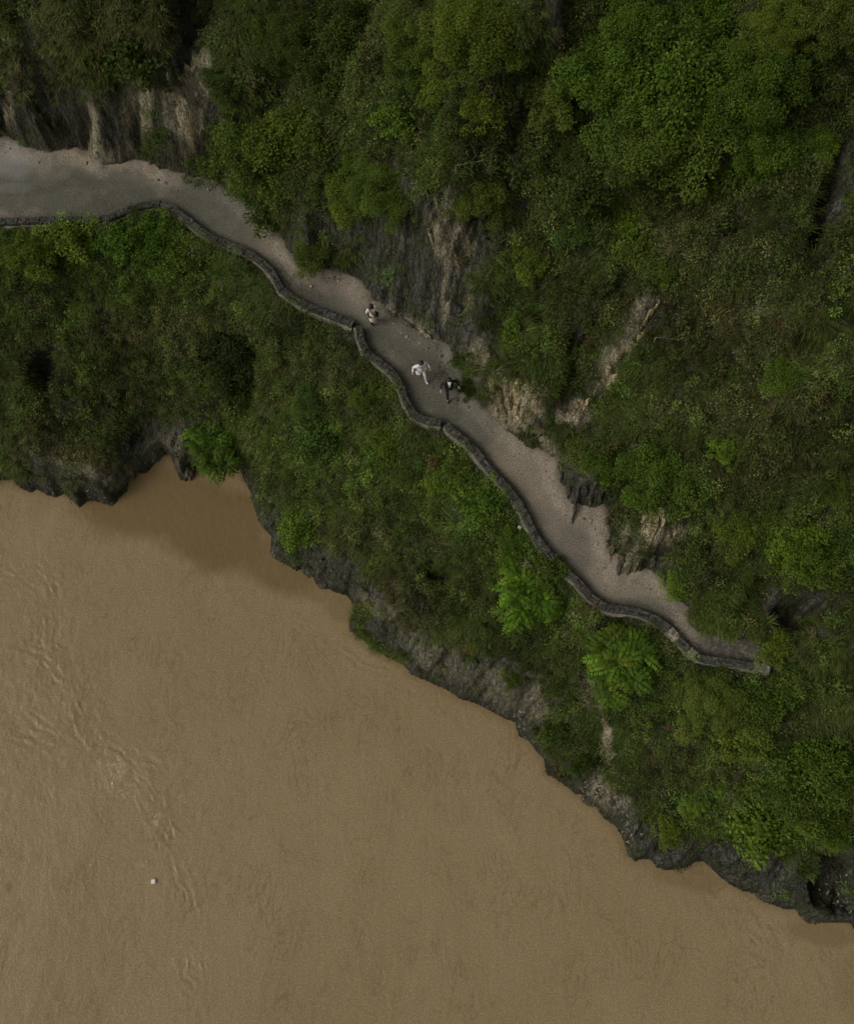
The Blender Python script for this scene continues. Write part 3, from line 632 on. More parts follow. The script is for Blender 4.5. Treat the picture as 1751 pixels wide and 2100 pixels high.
PLANTS = [
 ('tree',965,60,98,BY,'tall lumpy yellow-green tree at the top edge, brightest of the upper trees'),
 ('bush',1010,110,52,MM,'darker green bush on the shaded right flank of the tall yellow-green tree'),
 ('bush',985,215,45,BY,'small pale bush just below the tall lumpy yellow-green tree'),
 ('tree',845,80,62,MM,'mid-green tree touching the left side of the tall yellow-green tree'),
 ('bush',820,235,44,LI,'bright leafy bush alone in the dark scrub right of centre top'),
 ('bush',880,170,46,DG,'dull green bush hanging below the mid-green tree at the top'),
 ('tree',510,305,82,MM,'big round dark green tree beside the streaked cliff at upper left'),
 ('bush',590,260,62,BY,'yellow-tipped bush growing against the right of the big round tree by the streaked cliff'),
 ('bush',640,280,42,MM,'small green bush right of the yellow-tipped bush'),
 ('tree',785,395,72,MM,'broad green tree above the grey rock face'),
 ('bush',720,400,55,BY,'yellowish bush on the left flank of the broad tree above the grey rock face'),
 ('bush',740,340,40,DG,'dull small bush behind the broad tree above the grey rock face'),
 ('tree',985,395,58,OL,'olive tree hanging over the right top of the grey rock face'),
 ('tree',1130,185,58,PO,'pale olive tree standing alone left of the great dark canopy'),
 ('tree',1175,310,78,DK,'dark open tree with bare twigs at the foot of the great dark canopy'),
 ('bush',1200,380,48,DK,'dark bush just under the dark open tree with bare twigs'),
 ('tree',1265,150,105,DG,'leftmost crown of the great dark green canopy at upper right'),
 ('tree',1400,130,115,DG,'middle upper crown of the great dark green canopy, broad and even'),
 ('tree',1540,160,105,DG,'right upper crown of the great dark green canopy'),
 ('tree',1330,265,92,MM,'lower left crown of the great green canopy, slightly lighter'),
 ('tree',1450,260,100,MM,'large lower middle crown of the great green canopy'),
 ('tree',1570,285,80,DG,'lower right crown of the great canopy with dark gaps'),
 ('tree',1300,40,72,DG,'dark crown at the top edge above the left of the great canopy'),
 ('tree',1440,30,75,DG,'dark crown at the top edge above the middle of the great canopy'),
 ('tree',1600,45,62,BY,'yellowish tree at the top edge right of the great canopy'),
 ('tree',1700,25,60,OL,'olive tree in the top right corner'),
 ('bush',1440,390,32,LI,'bright hanging spray of leaves below the great canopy'),
 ('bush',1495,330,46,BY,'bright fringe bush at the lower middle edge of the great canopy'),
 ('bush',1570,345,40,LI,'bright small bush below the right side of the great canopy'),
 ('bush',1685,285,38,LI,'bright bush near the right edge above the dark cleft'),
 ('bush',1680,120,60,DK,'dark bush below the olive tree of the top right corner'),
 ('shrub',180,97,14,LI,'tiny bright shrub in the dark scrub at upper left'),
 ('shrub',255,125,12,LI,'tiny green shrub right of the other tiny bright shrub at upper left'),
 ('shrub',525,45,20,BY,'small yellowish shrub in the dark scrub near the top left'),
 ('bush',270,120,60,DK,'dark wide bush above the streaked cliff at upper left'),
 ('bush',460,170,42,DK,'dark bush above the right end of the streaked cliff'),
 ('tree',700,60,75,DK,'dark tree at the top edge left of the mid-green tree'),
 ('tree',600,80,70,DK,'dark olive tree at the top edge, left of the other dark tree'),
 ('bush',690,190,62,DK,'dim bush in the scrub between the big round tree and the bright lone bush'),
 ('bush',1055,672,32,LI,'bright tall shrub standing on the slope right of the grey rock face',None,None,(.75,1.35)),
 ('bush',1190,455,50,BL,'blue-green bush with long leaves in the middle of the upper slope'),
 ('bush',1290,470,48,LI,'bright bush right of the blue-green bush on the upper slope'),
 ('bush',1300,520,36,BY,'yellow-green bush just below the bright bush on the upper slope'),
 ('bush',1090,520,48,BY,'yellow-green bush close to the right of the grey rock face top'),
 ('bush',1010,560,0,MM,''),
 ('bush',1360,560,34,MM,'small green bush on the grassy upper slope above the tan landslip'),
 ('tree',1342,980,84,(.95,1.05,.9),'dense rounded green tree above the widest part of the path'),
 ('bush',1410,1015,50,MM,'green bush merging into the right side of the dense rounded tree above the path'),
 ('bush',1605,770,40,LI,'bright solitary bush on the grassy slope at right'),
 ('bush',1490,918,36,LI,'smaller bright bush below and left of the solitary bush at right'),
 ('bush',1735,780,32,MM,'green bush at the right edge level with the bright solitary bush'),
 ('bush',1725,1010,38,MM,'green bush at the right edge above the wide bright thicket'),
 ('tree',1640,1115,75,LI,'wide bright thicket tree near the right edge level with the path bend'),
 ('bush',1710,1150,52,MM,'green bush at the right edge beside the wide bright thicket tree'),
 ('bush',1590,1140,36,LI,'bright bush at the lower left of the wide thicket tree'),
 ('bush',1520,1085,48,BY,'yellow-green bush left of the wide thicket tree'),
 ('bush',1395,1195,34,LI,'bright bush at the path edge below the tan jagged rock'),
 ('bush',1500,1285,26,LI,'small bright bush on the mound above the end of the path'),
 ('tree',1460,1425,72,PO,'pale olive dense tree just below the far end of the wall'),
 ('bush',1550,1450,62,MM,'green bush right of the pale olive tree below the wall end'),
 ('bush',1530,1500,60,BY,'yellow-green bush under the pale olive tree below the wall end'),
 ('bush',1610,1420,45,DG,'dull bush below the pale last stone of the wall'),
 ('frond',1092,1218,84,(1.12,1.3,.76),'bright feathery-leaved tree beside the wall, left of the other feathery tree'),
 ('frond',1278,1350,84,(1.04,1.17,.74),'larger feathery-leaved tree below the bend of the wall'),
 ('frond',440,914,66,(.68,.82,.52),'bright feathery tree leaning over the water in the cove'),
 ('frond',1420,1648,30,LI,'small feathery plant low on the right bank'),
 ('frond',1480,1620,22,LI,'tiny feathery plant right of the small feathery plant on the right bank'),
 ('bush',480,720,72,(.42,.45,.55),'very dark bush in the middle of the left lower slope'),
 ('bush',505,810,58,(.5,.52,.6),'dark bush right below the very dark bush on the left lower slope'),
 ('bush',610,1080,40,LI,'bright bush above the dark rocks at the river bend'),
 ('bush',330,495,55,(.95,1.15,.9),'fresh green bush under the hump of the wall at left'),
 ('bush',245,490,50,(.95,1.15,.9),'fresh green bush left of the one under the wall hump'),
 ('bush',150,480,42,BY,'yellow-green bush below the wall at left'),
 ('bush',60,520,50,BY,'yellow-green bush nearest the left edge below the wall'),
 ('bush',370,530,45,MM,'green bush right of the one under the wall hump'),
 ('bush',660,900,52,BL,'blue-green bush in the middle of the lower slope'),
 ('bush',640,820,42,BL,'smaller blue-green bush above the other blue-green bush on the lower slope'),
 ('bush',945,965,45,MM,'green bush just outside the wall where the longest wall length begins'),
 ('bush',1000,1030,48,(1.05,1.2,.9),'fresh green bush outside the wall halfway down the path'),
 ('bush',1055,1115,42,(1.05,1.2,.9),'fresh green bush outside the wall just above the feathery tree'),
 ('bush',900,980,36,LI,'bright small bush a little away from the wall on the lower slope'),
 ('bush',1130,1170,36,MM,'leafy bush squeezed between the wall and the bright feathery tree'),
 ('bush',760,820,40,MM,'green bush outside the S-shaped wall length'),
 ('bush',790,900,42,BY,'yellow-green bush below the S-shaped wall length'),
 ('bush',1560,1680,66,LI,'bright bush low on the right bank above the dark rock'),
 ('bush',1640,1640,64,MM,'green bush right of the bright bush low on the right bank'),
 ('bush',1700,1560,66,DG,'deep green bush at the right edge above the lower bank'),
 ('bush',1640,1560,55,DG,'deep green bush left of the one at the right edge of the lower bank'),
 ('bush',1690,1690,45,DG,'deep green bush above the dark hollow in the bottom right corner of the bank'),
 ('bush',1380,1700,34,BY,'yellow-green bush on the lip of the dark rock of the right bank'),
 ('bush',1150,1500,40,DK,'dark bush on the bare tan bank'),
 ('bush',1050,1390,22,MM,'small green bush rooted in the bare grey bank'),
 ('bush',1190,1560,34,DK,'dark low bush at the river corner below the bare tan bank'),
 ('bush',948,738,24,DK,'deep green bush at the path edge behind the two walkers'),
 ('bush',960,790,26,DK,'dark little bush at the path edge beside the walker in black'),
 ('bush',420,330,40,DK,'dark bush at the foot of the big round tree by the path'),
 ('bush',550,430,46,DK,'dark bush overhanging the path between the big round tree and the walkers'),
 ('bush',640,520,42,OL,'olive bush overhanging the path left of the grey rock face'),
 ('bush',1240,960,44,DG,'dull green bush left of the dense rounded tree above the path'),
 ('bush',1195,925,36,OL,'olive bush between the tan landslip and the widest part of the path'),
 ('bush',1450,1240,38,OL,'olive bush above the narrowing path'),
 ('bush',1600,1330,40,BY,'yellow-green bush closing off the far end of the path'),
 ('bush',1630,1385,34,MM,'green bush behind the pale last stone of the wall'),
]
for p_ in PLANTS:
    if p_[3] > 0: plant(*p_)

# ------------------------------------------------------------------ ground cover
GY_, GX_ = np.gradient(Z, STEP); area = np.sqrt(1 + np.minimum(GX_ ** 2 + GY_ ** 2, 16))
PX, PY = proj(X, Y, Z)
vis = (PX > -160) & (PX < 1910) & (PY > -160) & (PY < 2000)
cover = (is_low | is_up) & vis
clear = sm((np.where(is_low, np.minimum(dw - .20, ds * .9 - .04), di0 - .12)) / .3)
cn = fbm(X * .6, Y * .6, o=4, s=120)
wild = sm((PX - 1600) / 60) * (np.abs(PY - 1380) < 60)                 # the path's end is grown over
dens = cover * clear * np.clip(1.12 - 1.6 * np.maximum(rockm, tanm * .95) + .3 * cn, .012, 1) * (1 - .75 * np.clip(pit, 0, 1))
dens = np.maximum(dens, wild * (is_low | is_up | is_path) * .8)
leafy = np.clip(blobs(LEAFY, PX, PY, .3 * cn) + .35 * sm(cn * 2 + .2), 0, 1)
bright = blobs(BRIGHT, PX, PY, .5 * cn); brown = blobs(BROWN, PX, PY, .5 * cn)
gpatch = fbm(X * .45 + 20, Y * .45, o=3, s=140)
def scatter(Wt, n, rg):
    p_ = (Wt * area).ravel(); p_ = p_ / p_.sum(); i = rg.choice(p_.size, n, p=p_)
    x = X.ravel()[i] + rg.uniform(-.5, .5, n) * STEP; y = Y.ravel()[i] + rg.uniform(-.5, .5, n) * STEP
    return x, y, samp(Z, x, y), i
def hue_of(i, rg):
    """per-plant colour: fresh, ordinary and dry plants in drifts"""
    n = len(i); b = bright.ravel()[i]; w_ = brown.ravel()[i]; t_ = cn.ravel()[i]
    c_ = np.array([.084, .114, .024]) * (1 - b[:, None]) + np.array([.118, .186, .028]) * b[:, None]
    dry = np.clip(w_ * .75 + .15 * rg.standard_normal(n), 0, 1)[:, None]
    c_ = c_ * (1 - dry) + np.array([.138, .120, .046]) * dry
    r_ = rg.random(n)
    c_ = np.where((r_ < .02)[:, None], np.array([.15, .135, .07]), c_)
    c_ = np.where((r_ > .992)[:, None], np.array([.10, .062, .03]), c_)
    return c_ * .88 * np.clip(1 + .34 * rg.standard_normal((n, 1)) + .75 * t_[:, None], .3, 2.2) * (1 + .07 * rg.standard_normal((n, 3)))
# grass: arching tufts combed downhill
rg = np.random.default_rng(11); NT, NBL = 24000, 18
x, y, z, i = scatter(dens * (1 - .85 * leafy) * np.clip(.75 + 1.6 * gpatch, .12, 1.4), NT, rg)
col = hue_of(i, rg)
gxs, gys = GX_.ravel()[i], GY_.ravel()[i]; dn = np.stack([-gxs, -gys], 1); dn = dn / (np.linalg.norm(dn, axis=1, keepdims=True) + .4)
size = rg.uniform(.6, 1.35, NT) * (.8 + .5 * sm(cn.ravel()[i] + .5))
T = lambda a: np.repeat(a, NBL, 0)
az = rg.random(NT * NBL) * 6.283; hd = np.stack([np.cos(az), np.sin(az)], 1) * rg.uniform(.25, .9, (NT * NBL, 1)) + T(dn) * .8
d0 = unit(np.concatenate([hd, rg.uniform(.5, 1.2, (NT * NBL, 1))], 1)); d1 = unit(d0 * .8 + np.concatenate([T(dn) * .45, -.75 * np.ones((NT * NBL, 1))], 1))
L = (.215 * T(size) * rg.uniform(.6, 1.3, NT * NBL))[:, None]
P0 = np.stack([T(x), T(y), T(z) - .02], 1) + np.concatenate([rg.normal(0, .08, (NT * NBL, 2)), np.zeros((NT * NBL, 1))], 1)
sd3 = unit(np.cross(d0, np.array([0, 0, 1.]))) ; w_ = rg.uniform(.014, .030, (NT * NBL, 1))
P1 = P0 + d0 * L; P2 = P1 + d1 * L * .9
Vv = np.stack([P0 - sd3 * w_ * .5, P0 + sd3 * w_ * .5, P1 - sd3 * w_ * .5, P1 + sd3 * w_ * .5, P2 - sd3 * w_ * .12, P2 + sd3 * w_ * .12], 1).reshape(-1, 3)
b_ = np.arange(NT * NBL)[:, None] * 6
Fq = np.concatenate([b_ + [0, 1, 3, 2], b_ + [2, 3, 5, 4]], 0)
me = mesh_np('grass', Vv, Fq, M_GRASS); setattr_c(me, 'col', np.repeat((T(col) * (1 + .15 * rg.standard_normal((NT * NBL, 1)))).clip(.004, .4), 6, 0))
link('grass', me, kind='stuff', label='long arching grass covering the slopes', cat='grass')
# low leafy scrub
rg = np.random.default_rng(12); NC, NL = 17000, 26
x, y, z, i = scatter(dens * np.clip(.45 + .55 * leafy - .5 * gpatch, .1, 1), NC, rg); col = hue_of(i, rg) * 1.12
nb_ = 4200; bi = rg.integers(0, NC, nb_); x = np.concatenate([x] + [np.repeat(x[bi], 4) + rg.normal(0, .16, nb_ * 4)]); y = np.concatenate([y] + [np.repeat(y[bi], 4) + rg.normal(0, .16, nb_ * 4)])
z = np.concatenate([z, samp(Z, x[NC:], y[NC:]) + np.tile([.0, .16, .34, .46], nb_)]); col = np.concatenate([col, np.repeat(col[bi] * rg.uniform(.7, 1.5, (nb_, 1)), 4, 0)])
NC = len(x); rad = rg.uniform(.14, .36, NC); T = lambda a: np.repeat(a, NL, 0)
d = unit(rg.standard_normal((NC * NL, 3)) + np.array([0, 0, .8])); d[:, 2] = np.abs(d[:, 2])
P = np.stack([T(x), T(y), T(z) + .05], 1) + d * T(rad)[:, None] * rg.uniform(.5, 1.1, (NC * NL, 1)) * np.array([1, 1, 1.1])
N_ = unit(d * .5 + np.array([0, 0, .7]) + .3 * rg.standard_normal((NC * NL, 3))); A_ = unit(d + .8 * rg.standard_normal((NC * NL, 3)) - np.array([0, 0, .3]))
L = rg.uniform(.055, .125, NC * NL)
Vv, Fq, cc = leaf_mesh(P, A_, N_, L, L * .55, (T(col) * (1 + .10 * rg.standard_normal((NC * NL, 1)))).clip(.004, .5))
me = mesh_np('undergrowth', Vv, Fq, M_LEAF); setattr_c(me, 'col', cc)
link('undergrowth', me, kind='stuff', label='low leafy scrub mixed with the grass', cat='undergrowth')
# ------------------------------------------------------------------ broken rock: shards of tilted strata
k = NB('shard_rock'); p = k.pos()
a1 = k.noise(p, 8, 6, .7); a2 = k.noise(k.pos((1, 1, .2)), 5, 4)
c = k.mix(1.0, k.ramp(a1, [(.36, (.075, .068, .054)), (.5, (.19, .172, .135)), (.64, (.33, .30, .235))]), k.attr('col', True), 'MULTIPLY')
c = k.mix(k.ramp(a2, [(.5, 0), (.62, .5)]), c, (.05, .05, .03))
cv = k.voro(k.pos((6, 3, 3)), 1.5, 'DISTANCE_TO_EDGE'); c = k.mix(k.ramp(cv, [(0, .7), (.05, 0)]), c, (.03, .026, .018))
k.base(c); k.rough(.9, .2); k.bump(k.math('SUBTRACT', a1, k.math('MULTIPLY', k.ramp(cv, [(0, 1), (.07, 0)]), .4)), .9, .08); M_SHARD = k.m
def outcrop(label, shards, tone, seed):
    rg = random.Random(seed); pb = PB(); first = None
    for (x0, y0, x1, y1, w, h) in shards:
        a = ground_at(x0, y0); b = ground_at(x1, y1); A, B = Vector(a), Vector(b)
        if first is None: first = A.copy()
        dv = B - A; side = Vector((-dv.y, dv.x, 0)).normalized(); n = 9; g = rg.uniform(.5, 1.15)
        col = tuple(t_ * g * rg.uniform(.93, 1.07) for t_ in tone); vs = []
        for i in range(n):
            q = i / (n - 1); P = A.lerp(B, q); zz = max(float(samp(Z, P.x, P.y)), ZP if float(samp(is_path * 1.0, P.x, P.y)) > .4 else -1)
            zt = max(P.z, zz) * .6 + .4 * zz; ww = w * .8 * (1 - .75 * q ** 2.2) * rg.uniform(.75, 1.2); hh = h * .75 * (1 - .7 * q ** 2) * rg.uniform(.6, 1.25); of = rg.uniform(-.25, .25) * ww
            for (u_, v_) in ((-.5, -.5), (-.42, .55), (-.05 + rg.uniform(-.15, .15), 1.0), (.36, .7), (.5, -.5)):
                d_ = P + side * (u_ * ww + of); vs.append((d_.x + rg.uniform(-.02, .02), d_.y + rg.uniform(-.02, .02), zt + v_ * hh - .05))
        fs = [(i * 5 + j, i * 5 + j + 1, i * 5 + j + 6, i * 5 + j + 5) for i in range(n - 1) for j in range(4)] + [(0, 1, 2, 3, 4), tuple(5 * n - 5 + j for j in range(5))[::-1]]
        pb.add([Vector(v_) - first for v_ in vs], fs, col)
    return link('rock_outcrop', pb.build('rock_outcrop', M_SHARD), label=label, cat='rock', group='bare broken rock on the upper slope', loc=first)
GR, TN = (.8, .8, .85), (2.2, 1.92, 1.28)
outcrop('pale yellow crumbling rock face under the dense rounded tree', [(1322,1054,1320,1100,.35,.4),(1336,1044,1334,1112,.4,.4),(1352,1042,1350,1114,.4,.45),(1368,1046,1366,1112,.4,.4),(1382,1056,1381,1104,.35,.35)], (2.5, 2.2, 1.5), 9)
outcrop('dark pointed slate shards jutting over the widest part of the path', [(1170,998,1160,1034,.26,.4),(1190,995,1172,1076,.20,.4),(1204,995,1190,1044,.26,.4),(1220,990,1206,1046,.3,.45),(1234,1000,1224,1042,.3,.35),(1152,972,1146,1002,.22,.35)], (.5, .5, .48), 1)
outcrop('jagged mossy rock ridge ending in teeth over the path, below the pale tan scar', [(1246,1108,1238,1146,.3,.4),(1258,1118,1249,1160,.26,.4),(1276,1138,1263,1189,.32,.45),(1296,1140,1284,1187,.24,.4),(1318,1140,1311,1179,.34,.4),(1342,1140,1334,1177,.32,.4)], (.62, .62, .5), 2)
outcrop('pale tan sliver of rock running down to the path beside the jagged ridge', [(1346,1062,1296,1178,.26,.75),(1352,1050,1330,1100,.3,.5)], (2.0, 1.75, 1.2), 3)
outcrop('fan of tan rock slabs above the path, just past the walker in black', [(1008,772,1024,850,.5,.4),(1036,772,1050,868,.5,.5),(1062,780,1062,886,.45,.45),(1094,784,1074,872,.45,.5),(1108,796,1094,862,.35,.35),(1024,800,1040,880,.5,.3)], TN, 4)
sh_ = []; r5 = random.Random(55)
for (x_, y_) in [(1338,636),(1318,662),(1306,700),(1288,716),(1282,752),(1262,742),(1258,784),(1240,770),(1246,806),(1222,800),(1226,824),(1200,832),(1182,842),(1166,848),(1300,740),(1274,780)]:
    l_ = r5.uniform(24, 52); sh_.append((x_ + r5.uniform(-5, 5) + l_ * .25, y_ - l_ * .5, x_ - l_ * .25, y_ + l_ * .5, r5.uniform(.16, .34), r5.uniform(.15, .32)))
outcrop('long broken diagonal streak of tan rock in the middle of the upper slope', sh_, (2.2, 1.92, 1.28), 5)
outcrop('tan splintered slabs across the top of the grey rock face', [(892,408,915,470,.2,.2),(908,420,938,500,.18,.2),(936,450,955,515,.2,.2),(958,485,966,535,.3,.3),(880,470,895,530,.16,.16),(925,500,945,560,.18,.2)], (1.5,1.35,1.0), 6)
outcrop('pale ledge of rubble rock along the foot of the grey rock face', [(792,640,838,668,.4,.35),(826,660,872,690,.4,.35),(862,680,912,714,.45,.4)], (1.35,1.3,1.1), 7)

# loose stones under the cliff, fallen leaves on the path
def blob_stone(rg, r):
    v_ = []; 
    for (a, b) in [(0, -1)] + [(i, -.3) for i in range(5)] + [(i + .5, .5) for i in range(5)] + [(0, 1)]:
        q = math.sqrt(max(0, 1 - b * b)); th = a * 2 * math.pi / 5; f_ = r * rg.uniform(.75, 1.2); v_.append((math.cos(th) * q * f_, math.sin(th) * q * f_, b * f_ * .7))
    f = [(0, 1 + (i + 1) % 5, 1 + i) for i in range(5)] + [(1 + i, 1 + (i + 1) % 5, 6 + i) for i in range(5)] + [(1 + (i + 1) % 5, 6 + (i + 1) % 5, 6 + i) for i in range(5)] + [(6 + i, 6 + (i + 1) % 5, 11) for i in range(5)]
    return v_, f
rg = random.Random(21); pb = PB()
inn_pp, inn_tn, inn_q = resample(inner[2:-6], .1)
for i_ in range(2600):
    j_ = rg.randrange(len(inn_pp)); d_ = abs(rg.gauss(0, .22)); t_ = inn_tn[j_]
    if .5 + .5 * float(vnoise(inn_q[j_] * .5, 3.3)) < rg.random(): continue
    x_, y_ = inn_pp[j_][0] + t_[1] * d_ , inn_pp[j_][1] - t_[0] * d_
    v_, f_ = blob_stone(rg, rg.choice([.02, .025, .03, .04, .06, .09]) * rg.uniform(.8, 1.3)); zz = max(ZP, float(samp(Z, x_, y_))) + .05; g = rg.uniform(.7, 2.0)
    pb.add([(x_ + a, y_ + b, zz + c_) for a, b, c_ in v_], f_, (g, g * .96, g * .86))
link('rubble', pb.build('rubble', M_SHARD), kind='stuff', label='loose stones along the foot of the cliff', cat='rubble')
rg = np.random.default_rng(31); Ps = []
for (x_, y_, sx, sy, n_) in [(925,765,22,22,150),(900,745,20,10,40),(945,800,12,18,50),(360,362,60,8,90),(215,425,60,14,50),(600,610,50,14,40),(780,735,30,30,30),(1030,980,60,60,60),(1230,1235,60,16,40),(1000,850,60,40,30),(100,440,120,8,60)]:
    px_, py_ = rg.normal(x_, sx, n_), rg.normal(y_, sy, n_); wx_, wy_ = unproj(px_, py_, ZP); okk = samp(is_path * 1.0, wx_, wy_) > .5; Ps.append(np.stack([wx_, wy_, np.full(n_, ZP + .035)], 1)[okk])
P = np.concatenate(Ps); n_ = len(P)
Vv, Fq, cc = leaf_mesh(P, unit(np.concatenate([rg.standard_normal((n_, 2)), .15 * rg.standard_normal((n_, 1))], 1)), np.array([0, 0, 1.]) + .3 * rg.standard_normal((n_, 3)), rg.uniform(.05, .12, n_), rg.uniform(.03, .06, n_), np.array([.17, .085, .045]) * rg.uniform(.5, 1.3, (n_, 1)))
me = mesh_np('fallen_leaves', Vv, Fq, M_LEAF); setattr_c(me, 'col', cc)
link('fallen_leaves', me, kind='stuff', label='reddish brown fallen leaves on the path', cat='leaves')

# boulders half sunk along the water line, flood debris left on the bank
def boulder(label, px, py, r, flat, seed, tone):
    rg = random.Random(seed); bm = bmesh.new(); bmesh.ops.create_icosphere(bm, subdivisions=4, radius=1.0); sx, sy = rg.uniform(.8, 1.2), rg.uniform(.8, 1.2)
    co = np.array([v_.co[:] for v_ in bm.verts]); q = co * 1.3 + seed * 3.1
    f_ = 1 + .28 * fbm(q[:, 0], q[:, 1], q[:, 2], o=3, s=seed) + .10 * np.abs(fbm(q[:, 0] * 3, q[:, 1] * 3, q[:, 2] * 3, o=3, s=seed + 3)) + .34 * (_h(np.floor(q[:, 0] * 2.2).astype(np.int64), np.floor(q[:, 1] * 2.2).astype(np.int64), np.floor(q[:, 2] * 2.2).astype(np.int64), seed) - .5)
    for v_, k_ in zip(bm.verts, f_): v_.co = Vector((v_.co.x * sx, v_.co.y * sy, v_.co.z * flat)) * float(k_) * (r / 37.0)
    me = bpy.data.meshes.new('boulder'); bm.to_mesh(me); bm.free(); me.materials.append(M_SHARD); setattr_c(me, 'col', np.tile(np.array(tone), (len(me.vertices), 1)))
    x_, y_ = unproj(px, py, .1); o = link('boulder', me, label=label, cat='rock', group='dark rocks along the water line', loc=(float(x_), float(y_), .05)); o.rotation_euler = (0, 0, rg.uniform(0, 6)); return o
DKR = (.55, .52, .44)
boulder('big rounded dark rock at the bend just below the cove', 588, 1130, 25, .7, 1, DKR)
boulder('dark rock touching the water below the big rounded rock of the bend', 636, 1164, 14, .7, 2, DKR)
boulder('small dark rock at the corner of the bank halfway down the shore', 664, 1196, 12, .7, 3, DKR)
boulder('greyish tongue of rock standing in the cove beside the leaning tree', 386, 968, 17, 1.0, 4, (.75, .73, .62))
boulder('low dark rock at the water under the bare tan bank', 1082, 1502, 12, .7, 5, DKR)
boulder('dark rock at the foot of the debris-strewn bank', 1212, 1638, 13, .7, 6, DKR)
boulder('dark rock on the point of the lower right bank', 1300, 1747, 14, .7, 7, DKR)
boulder('dark rock in the water near the bottom right hollow', 1662, 1874, 17, .7, 8, (.42, .41, .36))
boulder('dark little rock on the lower right shore above the ripples', 1560, 1834, 10, .7, 9, DKR)
rg = random.Random(77); pb = PB()
for (x_, y_, sx, sy, n_) in [(1222, 1622, 22, 30, 90), (1250, 1600, 30, 12, 40), (1285, 1712, 14, 26, 40), (1715, 1830, 18, 16, 30), (330, 950, 30, 14, 20), (150, 1020, 60, 8, 20), (640, 1175, 40, 14, 18), (1060, 1480, 14, 20, 16)]:
    for _ in range(n_):
        a = ground_at(rg.gauss(x_, sx), rg.gauss(y_, sy))
        if a[2] < .1: continue
        v_, f_ = blob_stone(rg, rg.uniform(.02, .06)); k_ = rg.uniform(.6, 3.2); g = rg.uniform(1.0, 2.4); th = rg.uniform(0, 3.14); c_, q_ = math.cos(th), math.sin(th)
        pb.add([(a[0] + (p0 * k_) * c_ - p1 * q_, a[1] + (p0 * k_) * q_ + p1 * c_, a[2] + p2 + .05) for p0, p1, p2 in v_], f_, (g, g * .92, g * .82))
link('flood_debris', pb.build('flood_debris', M_SHARD), kind='stuff', label='pale chips of flood debris left on the bank', cat='debris')

# ------------------------------------------------------------------ small finds
M_WHITE = plain('white_foam_plastic', (.72, .70, .66), .7, .06); M_ORANGE = plain('orange_plastic', (.62, .20, .06), .6, .1)
def chunk(name, label, cat, px, py, z, size, m, seed, group=None):
    rg = random.Random(seed); pb = PB(); x_, y_ = unproj(px, py, z) if z is not None else (0, 0)
    if z is None: x_, y_, z = ground_at(px, py); z += .12
    vs = [(sx * size[0] * rg.uniform(.35, .55), sy * size[1] * rg.uniform(.35, .55), sz * size[2] * rg.uniform(.4, .6)) for sx in (-1, 1) for sy in (-1, 1) for sz in (-1, 1)]
    pb.add(vs, [(0, 1, 3, 2), (4, 6, 7, 5), (0, 4, 5, 1), (2, 3, 7, 6), (0, 2, 6, 4), (1, 5, 7, 3)])
    me = pb.build(name, m); bm = bmesh.new(); bm.from_mesh(me); bmesh.ops.bevel(bm, geom=bm.edges[:], offset=min(size) * .18, segments=2, affect='EDGES'); bm.to_mesh(me); bm.free()
    o = link(name, me, label=label, cat=cat, group=group, loc=(float(x_), float(y_), float(z))); o.rotation_euler = (rg.uniform(-.2, .2), rg.uniform(-.2, .2), rg.uniform(0, 3)); return o
chunk('floating_debris', 'white lump of debris floating alone on the brown river', 'debris', 315, 1808, .06, (.26, .22, .16), M_WHITE, 1)
chunk('floating_debris', 'tiny pale speck of debris in the foam of the river eddy', 'debris', 231, 1606, .04, (.10, .08, .06), M_WHITE, 2)
chunk('plastic_litter', 'white scrap of litter outside the longest wall length', 'litter', 1065, 1083, None, (.17, .14, .08), M_WHITE, 3)
chunk('plastic_litter', 'orange scrap of litter in the scrub on the lower slope', 'litter', 842, 910, None, (.18, .12, .08), M_ORANGE, 4)
def bare_branch(pts, label, seed):
    rg = random.Random(seed); pb = PB(); W_ = [Vector(ground_at(x_, y_, .75)) + Vector((0, 0, .75 + .1 * rg.random())) for x_, y_ in pts]
    n = len(W_); pb.tube(W_, [.011 * (1 - .6 * i / n) for i in range(n)], 5)
    for i in range(1, n):
        for _ in range(2):
            d_ = (W_[i] - W_[i - 1]).normalized(); e = Vector((rg.gauss(0, 1), rg.gauss(0, 1), rg.gauss(.2, .5))); l = rg.uniform(.3, .8); s_ = W_[i - 1].lerp(W_[i], rg.random())
            pb.tube([s_, s_ + (d_ + e * .5).normalized() * l * .5, s_ + (d_ + e * .7).normalized() * l], [.008, .006, .003], 4)
    pb.tube([W_[0], W_[0] - Vector((0, 0, .9))], [.03, .035], 5)
    link('bare_branch', pb.build('bare_branch', M_TWIG, True), label=label, cat='branch')
bare_branch([(935,340),(965,336),(1000,332),(1030,335)], 'long bleached bare branch lying across the olive tree tops', 1)
bare_branch([(1005,368),(998,352),(1005,338),(1010,318)], 'short bleached twig standing under the long bare branch', 2)
bare_branch([(1050,368),(1056,340),(1050,325)], 'bleached twig right of the short standing twig', 3)
bare_branch([(1345,692),(1370,694),(1392,698)], 'pale dead twig on the grassy slope right of the tan landslip', 4)
bare_branch([(600,575),(600,560),(606,540)], 'pale dead twig on the cliff foot left of the walkers', 5) if False else None

